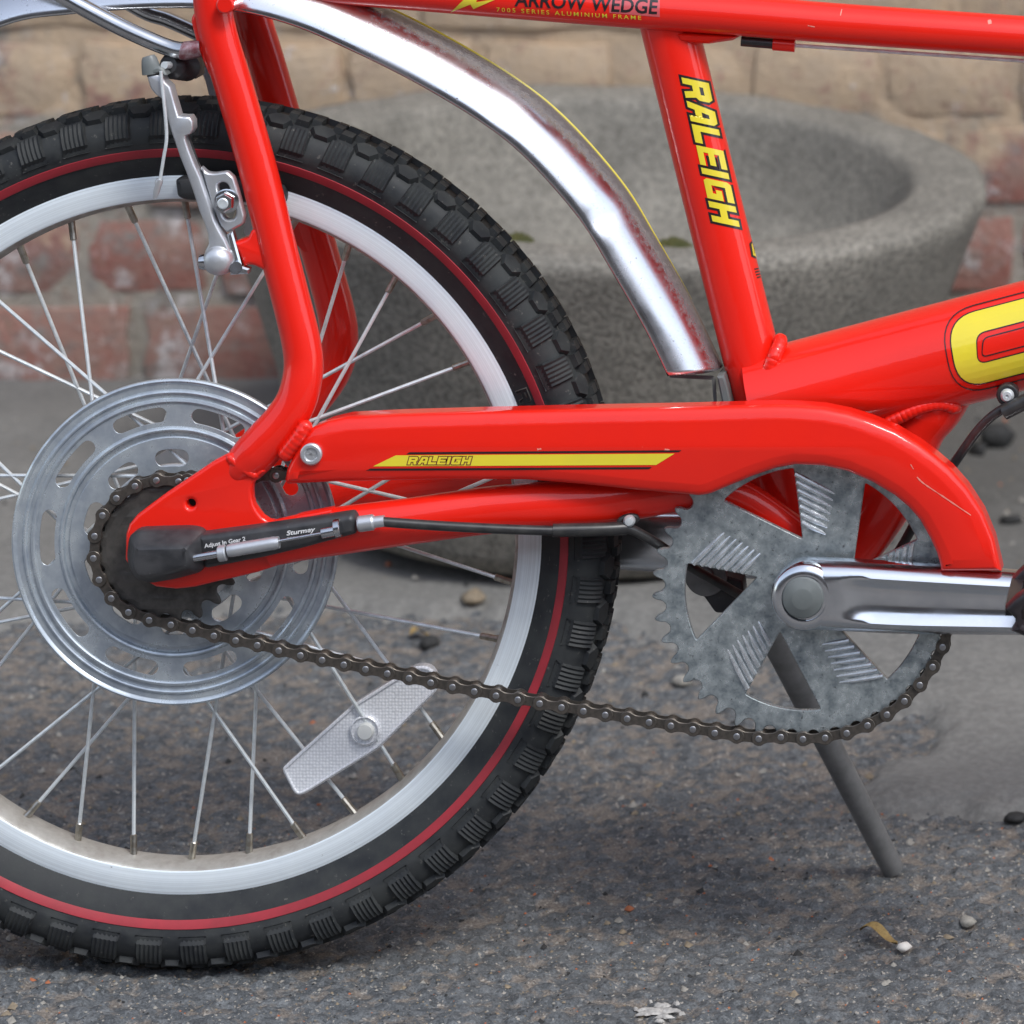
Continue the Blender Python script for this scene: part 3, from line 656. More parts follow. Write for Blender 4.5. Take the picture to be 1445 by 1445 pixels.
# chain stays (near one is guarded by the chain guard)
cs = ptube([(378, 768), (430, 757), (478, 749), (581, 735), (681, 721), (760, 714), (840, 709), (905, 700), (965, 694), (1040, 700), (1130, 760)],
           [-56, -56, -55, -53, -49, -46, -42, -38, -34, -30, -26], [.0128, .0133, .0137, .0133, .0135, .0138, .0136, .0128, .0115, .0105, .010], 28, 5, .75)
both(cs, 'chain_stay')
mb = ptube([(1028, 690), (1075, 680), (1140, 676)], 0, .012, 20, 3); mb.build('stay_bridge', RED, bike)
drop_px = [(321, 641), (300, 652), (272, 671), (233, 697), (210, 714), (193, 727), (182, 740), (177, 754), (176, 790), (190, 812), (220, 829), (248, 832), (275, 829), (303, 822), (335, 815), (364, 808), (388, 800), (402, 791), (412, 787), (440, 788),
           (470, 784), (470, 717), (424, 726), (394, 737), (379, 735), (370, 729), (363.6, 721), (358, 712), (356, 703), (355.5, 692), (357.5, 682), (364, 674), (374, 666), (360, 645), (340, 634)]
hole = PX(circ(269, 711, 6.2, 14), -60)
mb = MB(); mb.plate(PX(drop_px, -60), -.0605, -.0535, holes=[hole], bev=((0, .0025), (.0006, .0009), (.0016, .0002), (.0026, 0))); both(mb, 'dropout')
rib([(320, 642), (333, 653), (347, 664), (364, 673)], [-58.5, -60, -60.5, -58.5], .0026).build('weld_bead', RED, bike)
rib([(398, 648), (408, 634), (420, 619), (430, 604), (436, 596)], [-60, -61, -61.5, -60.5, -58], .0046).build('weld_bead', RED, bike)

# ---- chain guard
g_up = [(400, 679), (403, 664), (414, 640), (428, 616), (440, 605), (462, 596), (488, 590), (560, 586.5), (661, 583.5), (800, 580), (960, 577), (1094, 573.5), (1130, 574.5), (1161, 577), (1196, 584), (1228, 594), (1264, 609), (1296, 628), (1320, 646), (1341, 664), (1364, 690), (1386, 724), (1402, 762), (1413, 808)]
g_dn = [(1327, 808), (1326, 799), (1321, 782), (1312, 762), (1297, 735), (1281, 717), (1262, 701), (1228, 681), (1195, 667), (1161, 659.5), (1121, 657.5), (1094, 662.5), (1061, 674), (1027, 688), (1004, 698), (994, 700.5), (985, 701.5), (960, 699), (900, 694), (821, 685.5), (741, 678.8), (621, 678.5), (480, 681.5), (404, 685)]
gl = PX(g_up + g_dn, -64)
guard = MB(); guard.plate(gl, -.0650, -.0570, bev=((0, .0060), (.0003, .0042), (.0010, .0028), (.0022, .0019), (.0034, .0014), (.0066, .0003), (.0078, 0)), back=False)
ft = PX(g_up[4:], -58); bk = [(p[0], p[1]) for p in ft]
vs = [(p[0], -.0575, p[1]) for p in ft] + [(p[0], -.036, p[1] - .001) for p in ft]; m0 = len(ft)
guard.add(vs, [(i, i + 1, m0 + i + 1, m0 + i) for i in range(m0 - 1)])
gbv = guard.bvh(); guard_o = guard.build('chain_guard', RED, bike)
mb = MB(); c = P(439.5, 640.5, -66)
mb.disc([(.0062, .0), (.0062, -.0022), (.0054, -.0030), (.0040, -.0030), (.0034, -.0018), (.0001, -.0018)], (c.x, -.0652, c.z), 24)
for a in (0, PI / 3, 2 * PI / 3): mb.box((0, 0, 0), (.0058, .0008, .0011), Matrix.Translation((c.x, -.0668, c.z)) @ Matrix.Rotation(a, 4, 'Y'))
mb.build('guard_bolt', ALU, guard_o)
print_on('decal_stripe', [[[(526.5, 658), (558.6, 642.5), (952, 640), (926, 656)]]], gbv, YEL, guard_o, .0002, 12)
print_on('decal_line', [[[(573, 641), (578, 638), (962, 635.2), (958, 638)]], [[(516, 664), (523, 661), (920, 659), (916, 662)]]], gbv, KPR, guard_o, .0002, 12)
lg = logo((575, 655.2), (88, 0), (0, -10.8), .25)
print_on('lettering', fat(lg, 1.3), gbv, DRED, guard_o, .0003, 6); print_on('lettering', lg, gbv, YEL, guard_o, .0004, 6)
# scratches in the guard's paint
SCR = mat('bare_scratch', (.80, .26, .20), .5)
def scratch(pts, w, bv, par):
    L = [Vector(p) for p in pts]; L, _ = spline(L, None, 4)
    lo = []; hi = []
    for i, p in enumerate(L):
        t = (L[min(i + 1, len(L) - 1)] - L[max(i - 1, 0)]).normalized(); nn = Vector((-t.y, t.x)) * w * (.5 + random.random()) * .5
        lo.append(tuple(p + nn)); hi.append(tuple(p - nn))
    print_on('scratch', [[lo + hi[::-1]]], bv, SCR, par, .00015, 6)
scratch([(1294, 673), (1302, 681), (1318, 692), (1336, 704), (1370, 727)], 1.6, gbv, guard_o)
scratch([(1285, 655), (1289, 662)], 1.0, gbv, guard_o)
scratch([(758, 634), (764, 633.4)], 2.2, gbv, guard_o); scratch([(938, 634), (945, 635)], 2.0, gbv, guard_o)

# ---- print on the tubes
sbv = seat.bvh(); lg = logo((961.5, 109), (44, 203), (38, 8.5), .0, .14)
print_on('lettering', fat(lg, 3.4), sbv, KPR, seat_o, .0002); print_on('lettering', lg, sbv, YEL, seat_o, .00032)
hexa = [(1057, 344), (1064, 336), (1074, 340), (1078, 356), (1072, 368), (1060, 362)]
print_on('badge', [[hexa]], sbv, KPR, seat_o, .0002); print_on('badge', [[offset(hexa, 2.6 if area(hexa) > 0 else -2.6)]], sbv, YEL, seat_o, .0003); print_on('badge', [[[(1063, 348), (1070, 346), (1068, 358), (1064, 358)]]], sbv, KPR, seat_o, .0004)
for i in range(4): print_on('small_print', [[[(1064 + i * 1.2, 379 + i * 4), (1074, 377 + i * 4), (1074.5, 379 + i * 4), (1064.5 + i * 1.2, 381 + i * 4)]]], sbv, KPR, seat_o, .0002)
tbv = top.bvh()
print_on('sticker', [[[(858, -12), (931, -6), (931, 24), (860, 18)]]], tbv, CLEARST, top_o, .00015, 5)
print_on('lettering', words('7005 SERIES ALUMINIUM FRAME', (701, 15.6), (204, 12), (-.2, -5.6), .006, 1.45), tbv, YEL, top_o, .0004)
print_on('lettering', words('ARROW WEDGE', (726, 8), (201, 11.5), (2.0, -19), .02, 1.0), tbv, KPR, top_o, .0003, 4)
print_on('arrow_mark', [[[(636, 17), (657, -3), (676, -12), (672, 3), (702, -2), (668, 12.5), (664, 6)]]], tbv, YEL, top_o, .0003, 4)
print_on('arrow_mark', [[[(676, -13), (710, -14), (700, -3.5), (675, 0.5)]]], tbv, KPR, top_o, .0002, 4)
for a in ([(1186, 22), (1188, 13)], [(1140, 36), (1150, 38)]): scratch(a, 1.2, tbv, top_o)
scratch([(1396, 28), (1397, 34)], 4, tbv, top_o)
# the big first letter on the down tube
mbv = main.bvh()
def Cshape(o):
    """outline grown by o around the letter's left bowl, running on beyond the picture"""
    ax = Vector((1, -.262)).normalized(); nn = Vector((-ax.y, ax.x)); c0 = Vector((1346 - o, 492))
    def q(u, v): p = Vector((1346, 500)) + ax * u + nn * v * 1.0; return (p.x, p.y)
    return q
ax = Vector((1, -.262)).normalized(); nn = Vector((.262, 1)).normalized()
def Q(u, v): p = Vector((1345, 507)) + Vector((ax.x, ax.y)) * u + nn * v; return (p.x, p.y)
def bowl(o, r, x0, x1, h0, h1):
    pts = [Q(x1, h0), Q(x0 + 6, h0), Q(x0 - 3, h1), Q(x1, h1)]
    return rnd_poly(pts, [0, r, r, 0], 8)
def ring(o0, o1, x0, x1, h0, h1, r):
    a = bowl(0, r, x0 - o1, x1, h0 - o1, h1 + o1); b = bowl(0, max(3, r - (o1 - o0)), x0 - o0, x1, h0 - o0, h1 + o0)
    return [a + b[::-1]]
X1 = 520; h0, h1 = -57, 43; hole0 = (36, -9, 14)
outer = bowl(0, 42, 0, X1, h0, h1); inner = bowl(0, 14, 34, X1, -27, 16)
yel_loop = [outer + inner[::-1]]
print_on('letter', [yel_loop], mbv, YEL, main_o, .00030, 8)
for (rg) in (ring(0, 1.6, 0, X1, h0, h1, 43), ring(8, 9.6, 0, X1, h0, h1, 51)): print_on('letter_outline', [rg], mbv, KPR, main_o, .00034, 6)
for (rg) in (ring(-1.6, 0, 34, X1, -27, 16, 14), ring(-9.6, -8, 34, X1, -27, 16, 9)): print_on('letter_outline', [rg], mbv, KPR, main_o, .00034, 6)

# ---- chainring and cranks
def pol(c, r, a): return (c[0] + r * math.sin(a), c[1] + r * math.cos(a))    # a from up, clockwise in the picture
def gear(c, N_, rr, rt, ph=0, half=.30):
    out = []
    for i in range(N_):
        a0 = ph + 2 * PI * i / N_; st = 2 * PI / N_
        pr_ = ((.42, -3.77), (.34, -3.3), (.27, -2.5), (.215, -1.3), (.193, 0), (.15, 1.3), (.10, 2.5), (.035, 3.4)); q = (rt - .0034)
        for da, r in [(-.5, q - .0039)] + [(-d, q + h / 1000) for d, h in pr_] + [(d, q + h / 1000) for d, h in pr_[::-1]]:
            out.append(pol(c, r, a0 + da * st))
    return out
kq = .40652e-3; bc = (BB.x, BB.z); PITCH = .0127
rp42 = PITCH / (2 * math.sin(PI / 42)); rp20 = PITCH / (2 * math.sin(PI / 20))
wins = []
for k in range(5):
    a = R(72 * k); pts = []
    q0, q1, ro, ri, ai = R(-43), R(-6), 171 * kq, 71 * kq, R(-4.5)
    arc = [pol(bc, ro, q0 + (q1 - q0) * t / 12 + a) for t in range(13)]
    pts = arc + [pol(bc, ri, ai + a)]; rad = [.0014] + [0] * 11 + [.0010, .0014]
    wins.append(rnd_poly(pts, rad, 3))
cr = MB(); cr.plate(gear(bc, 42, 0, rp42 + .0034, R(1.5)), -.0445, -.0415, holes=wins + [circ(bc[0], bc[1], .008, 20)], bev=((0, .0010), (.0002, .0004), (.0006, 0)))
for k in range(5):
    a = R(72 * k)
    cr.cur = 1
    for i in range(7):
        t = (i + .5) / 7.4; p0 = Vector(pol(bc, (169 + (84 - 169) * t) * kq, R(-5.6 + 2.2 * t) + a)); ln = (64 - 30 * t) * kq; dr = R(117) + a
        p1 = (p0.x + math.sin(dr) * ln, p0.y + math.cos(dr) * ln)
        cr.tube([(p0.x, -.0443, p0.y), ((p0.x + p1[0]) / 2, -.0446, (p0.y + p1[1]) / 2), (p1[0], -.0437, p1[1])], [.0016, .0016, .0009], 10)
cr_o = cr.build('chainring', [ZINC, mat('glint_zinc', (.85, .88, .9), .26, .8, var=(.6, .64, .67), var_scale=200)], bike, 30)  # ridges coloured paler to paint in their bright sky reflection
def crank(side):
    up = [(1141, 793), (1170, 793), (1201.8, 795), (1277, 800), (1360, 806), (1445, 811.6), (1503, 815)]; dn = [(1503, 899), (1445, 899.5), (1360, 899.5), (1277, 898.4), (1201.8, 894.6), (1170, 892.5), (1140, 892)]
    c = (1135.5, 842.5); rr = 49; arc = [(c[0] - rr * math.sin(PI * t / 14) * 1.0, c[1] + rr * math.cos(PI * t / 14)) for t in range(1, 14)]
    end = [(1503 + 42 * math.sin(PI * t / 10), 857 - 42 * math.cos(PI * t / 10)) for t in range(1, 10)]
    lp = PX(smooth2(up, 2) + end + smooth2(dn, 2) + arc, -62)
    mb = MB(); mb.plate(lp, -.0655, -.0490, bev=((0, .0080), (.0003, .0062), (.0012, .0042), (.0026, .0026), (.0045, .0012), (.0066, .0004), (.0088, 0)))
    # hollow down the middle of the arm
    return mb, lp
_, lp = crank(-1)
def arm_mesh():
    mb = MB(); vs = []; fs = []; xs_ = [1138, 1150, 1170, 1185, 1195, 1205, 1218, 1235, 1260, 1300, 1350, 1400, 1445, 1480, 1510, 1530, 1540]
    V_ = [-1, -.985, -.95, -.90, -.83, -.74, -.64, -.54, -.42, -.28, -.14, 0, .14, .28, .42, .54, .64, .74, .83, .90, .95, .985, 1]
    for x in xs_:
        zt = np.interp(x, [1100, 1141, 1201.8, 1277, 1445, 1540], [793, 793, 795, 800, 811.6, 817]); zb = np.interp(x, [1100, 1141, 1201.8, 1277, 1445, 1540], [892, 892, 894.6, 898.4, 899.5, 900])
        f = min(1, max(0, (x - 1178) / 48)); f = f * f * (3 - 2 * f)
        row = [(zt, -.0500)]
        for v in V_:
            e = abs(v); d = .0082 * max(0, (e - .50) / .50) ** 2.6 + .0006 * e
            if e < .62: d += .0046 * f * (1 - (e / .62) ** 3)
            row.append(((zt + zb) / 2 + v * (zb - zt) / 2, -.0655 + d))
        row.append((zb, -.0500))
        for (pz, y) in row: q = P(x, pz, -62); vs.append((q.x, y, q.z))
    m_ = len(V_) + 2
    for i in range(len(xs_) - 1):
        for j in range(m_ - 1): a = i * m_ + j; fs.append((a, a + 1, a + m_ + 1, a + m_))
    fs.append(tuple((len(xs_) - 1) * m_ + j for j in range(m_))); mb.add(vs, fs)
    c = P(1135.5, 842.5, -62); mb.disc([(.0199, -.0490), (.0199, -.0590), (.0193, -.0618), (.0180, -.0638), (.0160, -.0650), (.0136, -.06565), (.0128, -.0655), (.0122, -.0640), (.0001, -.0640)], (c.x, 0, c.z), 56)
    return mb
ck = arm_mesh().build('crank_arm', POLISH, bike, 50)
c = P(1133, 843.7, -66); mb = MB(); mb.disc([(.0119, .004), (.0119, -.0004), (.0112, -.0016), (.0062, -.0036), (.0056, -.0038), (.0001, -.0038)], (c.x, -.0655, c.z), 40); mb.build('crank_cap', GREYCAP, ck)
mb = MB(); mb.disc([(.0135, -.049), (.0135, .049)], BB, 24); mb.build('crank_axle', KICK, bike)
# far crank arm points the other way
lv = MB(); far_lp = [(2 * BB.x - x, 2 * BB.z - z) for x, z in lp]
lv.plate(far_lp, .046, .062, bev=((0, .004), (.002, .0015), (.005, 0))); lv.build('crank_arm', POLISH, bike, 40)
# pedal
pc = P(1503, 857, -66); pd = MB()
ppx = [(1503 + (x - 1503) * .86, 846 + (y - 857) * .74) for x, y in [(1411, 842), (1428, 822), (1448, 806), (1500, 800), (1560, 806), (1595, 842), (1590, 872), (1560, 905), (1500, 912), (1447, 897), (1421, 884), (1431, 866)]]
def pw(pts): return PX(rnd_poly([(1503 + (x - 1503) * .86, 846 + (y - 857) * .74) for x, y in pts], 4, 3), -108)
for (y0, y1) in ((-.082, -.071), (-.146, -.135)): pd.plate(PX(ppx, -108), y0, y1, holes=[pw([(1440, 845), (1462, 825), (1480, 825), (1480, 888), (1462, 888), (1440, 868)]), pw([(1526, 825), (1550, 825), (1572, 845), (1572, 868), (1550, 888), (1526, 888)])], bev=((0, .003), (.001, .001), (.003, 0)))
for (a, b) in ((1432, 842), (1446, 860), (1500, 811), (1500, 880), (1573, 842), (1566, 862)):
    q = P(a, b, -108); pd.box((q.x, -.108, q.z), (.007, .058, .006))
pd.disc([(.009, -.146), (.009, -.066)], (P(1503, 846, -108).x, 0, P(1503, 846, -108).z), 20); pd.build('pedal', PEDAL, bike)

# ---- chain
chain = bpy.data.objects.new('chain', None); COL.objects.link(chain); chain.parent = bike
CY = -.0440
spc = Vector((HUB.x - .0016, HUB.z - .0006)); bcv = Vector(bc)
dense = []
for i in range(60): a = R(12 - (192 - 0) * i / 59 * 1.02); dense.append(Vector(pol(spc, rp20, a)))      # over the top, round the back, under
low = [(227, 875), (258, 882), (289, 891), (320, 898), (350.5, 904), (381, 911.5), (411, 919), (441.5, 925), (472, 932), (565, 951), (627, 964), (690, 976.5), (752, 988), (814, 998.6), (878, 1009.7), (941, 1020), (973, 1025), (1004.6, 1030.5), (1040, 1036), (1070, 1041)]
dense = [p for p in dense if not (p.x > spc.x - .004 and p.y < spc.y)]
dense += [Vector((v.x, v.z)) for v in (P(x, y, CY * 1000) for x, y in low)]
a0 = math.atan2(dense[-1].x - bc[0], dense[-1].y - bc[1])
for i in range(1, 90):
    a = a0 - (a0 % (2 * PI) - R(-6)) * 0 - R(i * 2.1)
    if (a0 - a) > (a0 % (2 * PI)) + R(4): break
    dense.append(Vector(pol(bc, rp42, a)))
dense.append(Vector(pol(spc, rp20, R(10))))
_d = []
for i in range(len(dense) - 1):
    q = max(1, int((dense[i + 1] - dense[i]).length / .002))
    for t in range(q): _d.append(dense[i].lerp(dense[i + 1], t / q))
dense = _d + [dense[-1]]
pins = []; cur = dense[0]; pins.append(cur.copy()); i = 0
while True:
    j = i
    while j + 1 < len(dense) and (dense[j + 1] - cur).length < PITCH: j += 1
    if j + 1 >= len(dense) or len(pins) > 200: break
    a, b = dense[j], dense[j + 1]
    lo, hi = 0.0, 1.0
    if (a - cur).length > PITCH: lo = 0
    for _ in range(40):
        m = (lo + hi) / 2
        if (a.lerp(b, m) - cur).length < PITCH: lo = m
        else: hi = m
    cur = a.lerp(b, hi); pins.append(cur.copy()); i = j
def fig8s(w, neck):
    o = []; H_ = PITCH / 2
    a1 = R(52)
    for k in range(11): a = a1 + (2 * PI - 2 * a1) * k / 10; o.append((-H_ + w * math.cos(a), w * math.sin(a)))
    o += [(-.0018, -neck * 1.03), (.0018, -neck * 1.03)]
    for k in range(11): a = PI + a1 + (2 * PI - 2 * a1) * k / 10; o.append((H_ + w * math.cos(a), w * math.sin(a)))
    o += [(.0018, neck * 1.03), (-.0018, neck * 1.03)]
    return o
om = MB(); im = MB(); pnm = MB()
for s in (-1, 1):
    om.plate(fig8s(.0042, .0026), s * .0046, s * .0036, bev=((0, .0003), (.0003, 0)))
    im.plate(fig8s(.0042, .0027), s * .0034, s * .0023, bev=((0, .0003), (.0003, 0)))
im.disc([(.0038, -.0023), (.0038, .0023)], (-PITCH / 2, 0, 0), 12); im.disc([(.0038, -.0023), (.0038, .0023)], (PITCH / 2, 0, 0), 12)
pnm.disc([(.0016, -.0050), (.0019, -.0048), (.0019, .0048), (.0016, .0050)], (0, 0, 0), 12)
om_ = om.mesh('outer_link', CHAINM); im_ = im.mesh('inner_link', CHAINM); pn_ = pnm.mesh('chain_pin', PINM)
for k in range(len(pins) - 1):
    a, b = pins[k], pins[k + 1]; m = (a + b) / 2; d = b - a; an = math.atan2(d.y, d.x)
    M = Matrix.Translation((m.x, CY, m.y)) @ Matrix.Rotation(-an, 4, 'Y')
    link('outer_link' if k % 2 == 0 else 'inner_link', om_ if k % 2 == 0 else im_, chain, M)
for p in pins: link('chain_pin', pn_, chain, Matrix.Translation((p.x, CY, p.y)))

# ---- rear wheel
wheel = bpy.data.objects.new('rear_wheel', None); COL.objects.link(wheel); wheel.parent = bike; wheel.location = HUB
O = Vector((0, 0, 0))
half = [(.2085, -.0132), (.2115, -.0158), (.2160, -.0188), (.2215, -.0216), (.2258, -.0233), (.2288, -.0240), (.2300, -.0246), (.2350, -.0246), (.2400, -.0234), (.2440, -.0206), (.2468, -.0160), (.2484, -.0090), (.2490, 0)]
prof = half + [(r, -y) for r, y in half[-2::-1]]
ty = MB(); ty.lathe(prof, O, 180)
def prof_at(s):
    """point and normal on the near half profile, s = arc length from the crown outwards (positive: near side)"""
    pts = half[::-1]; acc = 0
    for i in range(len(pts) - 1):
        a = Vector(pts[i]); b = Vector(pts[i + 1]); L = (b - a).length
        if acc + L >= s or i == len(pts) - 2:
            t = (s - acc) / L; p = a.lerp(b, t); d = (b - a).normalized(); return p, Vector((-d.y, d.x)) * (1 if True else 1)
        acc += L
def sm_norm(s):
    a = prof_at(max(0, s - .004))[1]; b = prof_at(s + .004)[1]; n_ = (a + b).normalized(); return n_ if True else n_
def wp(r, y, a): return (r * math.sin(a), y, -r * math.cos(a))      # a from straight down towards the right
def patch(a, side, s_list, wfun, hfun, nw):
    """a raised rubber block on the tyre: grid over arc length s and width across"""
    vs = []; fs = []; ns = len(s_list)
    for ii, s in enumerate(s_list):
        p, _ = prof_at(s); nr = sm_norm(s)
        if nr.x < 0: nr = -nr
        for j in range(nw + 1):
            u = j / nw; w = wfun(ii / (ns - 1)); h = hfun(ii / (ns - 1), u)
            r = p.x + nr.x * h; y = p.y + nr.y * h
            vs.append(wp(r, y * side, a + (u - .5) * w / p.x))
    for ii in range(ns - 1):
        for j in range(nw): q = ii * (nw + 1) + j; fs.append((q, q + 1, q + nw + 2, q + nw + 1))
    ty.add(vs, fs)
NL = 58; st = 2 * PI / NL
def lug_h(t, u):
    if u in (0, 1) or t in (0, 1): return -.0006
    e = 1.0; k = (u * 12) % 2
    ridge = .0009 if int(round(u * 12)) % 2 == 1 else 0
    return (.0005 + .0021 * t) * e + ridge * (1 if t < .8 else .3)
for k in range(NL):
    a = st * (k + .35)
    for side in (1, -1):
        patch(a, side, [.0370, .0364, .0325, .0285, .0245, .0210, .0196, .0190], lambda t: .0160 - .0006 * t, lug_h, 12)
        # shoulder knob between the lugs: six sided
        ah = a + st / 2
        for (s0, h) in ((.0162, .0034),):
            pc_, _ = prof_at(s0); nr = sm_norm(s0); nr = nr if nr.x > 0 else -nr
            topv = []; basev = []; ctr = None
            for q in range(6):
                an = PI / 6 + q * PI / 3 + PI / 6; du = math.cos(an) * .0079; dsv = math.sin(an) * .0056
                for (hh, sc, lst) in ((h, .86, topv), (-.0012, 1.12, basev)):
                    pp, _ = prof_at(max(.0005, s0 + dsv * sc)); nn_ = sm_norm(max(.0005, s0 + dsv * sc)); nn_ = nn_ if nn_.x > 0 else -nn_
                    lst.append(wp(pp.x + nn_.x * hh, (pp.y + nn_.y * hh) * side, ah + du * sc / pp.x))
            ty.add(topv + basev, [tuple(range(6))] + [(q, (q + 1) % 6, 6 + (q + 1) % 6, 6 + q) for q in range(6)])
        # small centre blocks
        for (da, s0, ww) in ((.02, .0098, .0080), (.27, .0045, .0060), (.75, .0045, .0060)):
            vs = []
            for hh, sc in ((.0038, .86), (-.001, 1.1)):
                for (eu, es) in ((-1, -1), (1, -1), (1, 1), (-1, 1)):
                    sv = s0 + es * .0042 * sc; pp, _ = prof_at(max(0, sv)); nn_ = sm_norm(max(0, sv)); nn_ = nn_ if nn_.x > 0 else -nn_
                    vs.append(wp(pp.x + nn_.x * hh, (pp.y + nn_.y * hh) * side, a + da * st + eu * ww / 2 * sc / pp.x))
            ty.add(vs, [(0, 1, 2, 3), (0, 1, 5, 4), (1, 2, 6, 5), (2, 3, 7, 6), (3, 0, 4, 7)])
tyo = ty.build('tyre', RUB, wheel, 28)
mb = MB()
for s in (-1, 1): mb.lathe([(.2208, s * -.0216), (.2212, s * -.02205), (.2256, s * -.02375), (.2260, s * -.0232)], O, 180)
mb.build('sidewall_stripe', STRIPE, wheel)
# raised maker's word moulded into the sidewall
sw = MB(); word = 'RALEIGH'; x = 0
for c_ in word:
    w, lps = GL[c_]; g = []
    for lp_ in lps:
        g.append([((x + p[0] * w), p[1]) for p in lp_])
    x += w + .15
    for lp_ in g:
        m0 = len(lp_); inner = offset(lp_ if area(lp_) > 0 else lp_[::-1], .07); outer = lp_ if area(lp_) > 0 else lp_[::-1]
        def sp(p, h): a = R(69) + R(30) * -((p[0]) - 0) / 7.0 * -1 * -1; a = R(71) + R(26) - R(0); return None
        vs = []
        for ring_, h in ((outer, 0), (inner, 1)):
            for p in ring_:
                a = R(113.5) - p[0] * .0088 / .214; rr = .2110 + p[1] * .0085
                y = -(.0154 + (rr - .211) * .62) - .0004 - .0006 * h
                vs.append(wp(rr, y, a))
        sw.add(vs, [(q, (q + 1) % m0, m0 + (q + 1) % m0, m0 + q) for q in range(m0)])
sw.build('moulded_lettering', mat('scuffed_rubber', (.05, .047, .04), .7), wheel, None)
# rim
rm = MB(); rm.lathe([(.2088, -.0125), (.2088, -.0135), (.2080, -.0139), (.1962, -.0138), (.1952, -.0134)], O, 180); rm.lathe([(.2088, .0125), (.2088, .0135), (.2080, .0139), (.1962, .0138), (.1952, .0134)], O, 180)
rm.cur = 1; rm.lathe([(.1952, -.0134), (.1942, -.0120), (.1925, -.0075), (.1918, 0), (.1925, .0075), (.1942, .0120), (.1952, .0134)], O, 180)
rm.lathe([(.2088, -.0125), (.2010, -.011), (.2010, .011), (.2088, .0125)], O, 120)
rm.build('rim', [ALU_RIM, ALU_IN], wheel)
hb = MB(); hb.disc([(.006, -.068), (.006, -.050), (.016, -.048), (.018, -.036), (.028, -.034), (.0425, -.0285), (.0445, -.0280), (.0445, -.0250), (.030, -.024), (.026, -.018), (.026, .018), (.030, .024), (.0445, .025), (.0445, .028), (.040, .0285), (.018, .034), (.016, .048), (.006, .050), (.006, .068)], O, 48)
hb.build('hub', ALU, wheel)
spl = MB(); SL = (Vector(wp(.1935, 0, 0)) - Vector(wp(.0415, -.0265, R(55)))).length
spl.tube([(0, 0, 0), (0, 0, SL - .006)], .00115, 8); spk = spl.mesh('spoke', STEEL)
npm = MB(); npm.tube([(0, 0, SL - .0125), (0, 0, SL - .0120), (0, 0, SL - .004), (0, 0, SL)], [.0015, .0020, .0020, .0023], 10); npk = npm.mesh('spoke_nipple', NIPPLE, 30)
for k in range(36):
    th = R(.6 + 10 * k); near = k % 2 == 0; sg = (1 if (k // 2) % 2 == 0 else -1) if near else (1 if (k // 2) % 2 == 0 else -1)
    p0 = Vector(wp(.0415, -.0265 if near else .0265, th + sg * R(55))); p1 = Vector(wp(.1935, 0, th)); d = (p1 - p0).normalized()
    M = Matrix.Translation(p1 - d * SL) @ d.to_track_quat('Z', 'Y').to_matrix().to_4x4()
    link('spoke', spk, wheel, M); link('spoke_nipple', npk, wheel, M)
# spoke guard disc, pressed rings and two rows of slots
kd = .40863e-3; dg = MB(); Y0 = -.0300
def slot(r0, r1, ac, wd):
    rm_, hr = (r0 + r1) / 2, (r1 - r0) / 2; o = []; a0 = -wd / 2 + hr / rm_; a1 = wd / 2 - hr / rm_; c = (0, 0)
    for i in range(9): o.append(pol(c, r1, ac + a0 + (a1 - a0) * i / 8))
    for i in range(1, 8): t = PI * i / 8; o.append(pol(c, rm_ + hr * math.cos(t) , ac + a1 + hr * math.sin(t) / rm_))
    for i in range(9): o.append(pol(c, r0, ac + a1 + (a0 - a1) * i / 8))
    for i in range(1, 8): t = PI + PI * i / 8; o.append(pol(c, rm_ + hr * math.cos(t), ac + a0 + hr * math.sin(t) / rm_))
    return o
def ringplate(r0, r1, slots):
    dg.plate(circ(0, 0, r1, 120), Y0, Y0 + .0008, holes=[circ(0, 0, r0, 120)] + slots, bev=((0, .0001), (.0001, 0)))
def U_(l): return [(r * kd, Y0 + dy / 1000) for r, dy in l]
dg.lathe(U_([(229, 3.2), (230.5, 2.2), (231, .8), (230, -.4), (227.5, -1.0), (225, -.5), (223, .3), (219, .5), (215.5, .3), (214, -.6), (211.5, -1.0), (209.5, -.6), (208.5, .4), (203.5, .4), (202.5, -.9), (199, -1.3), (197, -.8), (196, 0), (195, 0)]), O, 160)
ringplate(164 * kd, 195.3 * kd, [slot(170 * kd, 191 * kd, R(-16 + 36 * k), R(25)) for k in range(10)])
dg.lathe(U_([(164.3, 0), (163.5, 0), (162, -1.0), (159.5, -1.4), (157, -1.0), (155.5, 1.2), (152, 1.6), (149.5, 1.5), (148.5, .2), (147.3, 0)]), O, 160)
ringplate(60 * kd, 147.6 * kd, [slot(107 * kd, 131 * kd, R(-2 + 36 * k), R(23)) for k in range(10)])
dg.build('spoke_guard', ZINC2, wheel, 30)
# sprocket
sg_ = MB(); oc = (spc.x - HUB.x, spc.y - HUB.z)
sg_.plate(gear(oc, 20, 0, rp20 + .0034, R(9)), CY - .0012, CY + .0012, holes=[slot(.0225, .0275, R(-90 + 120 * k), R(62)) for k in range(3)] + [circ(oc[0], oc[1], .0135, 24)], bev=((0, .0006), (.0003, .0002), (.0007, 0)))
sg_.lathe([(.0135, CY - .004), (.0195, CY - .004), (.0205, CY - .001), (.034, CY - .0013)], (oc[0], 0, oc[1]), 48)
sg_.lathe([(.0300, CY + .0012), (.0290, -.031), (.012, -.031)], (oc[0], 0, oc[1]), 48)
sg_.build('sprocket', SPROCK, wheel, 30)
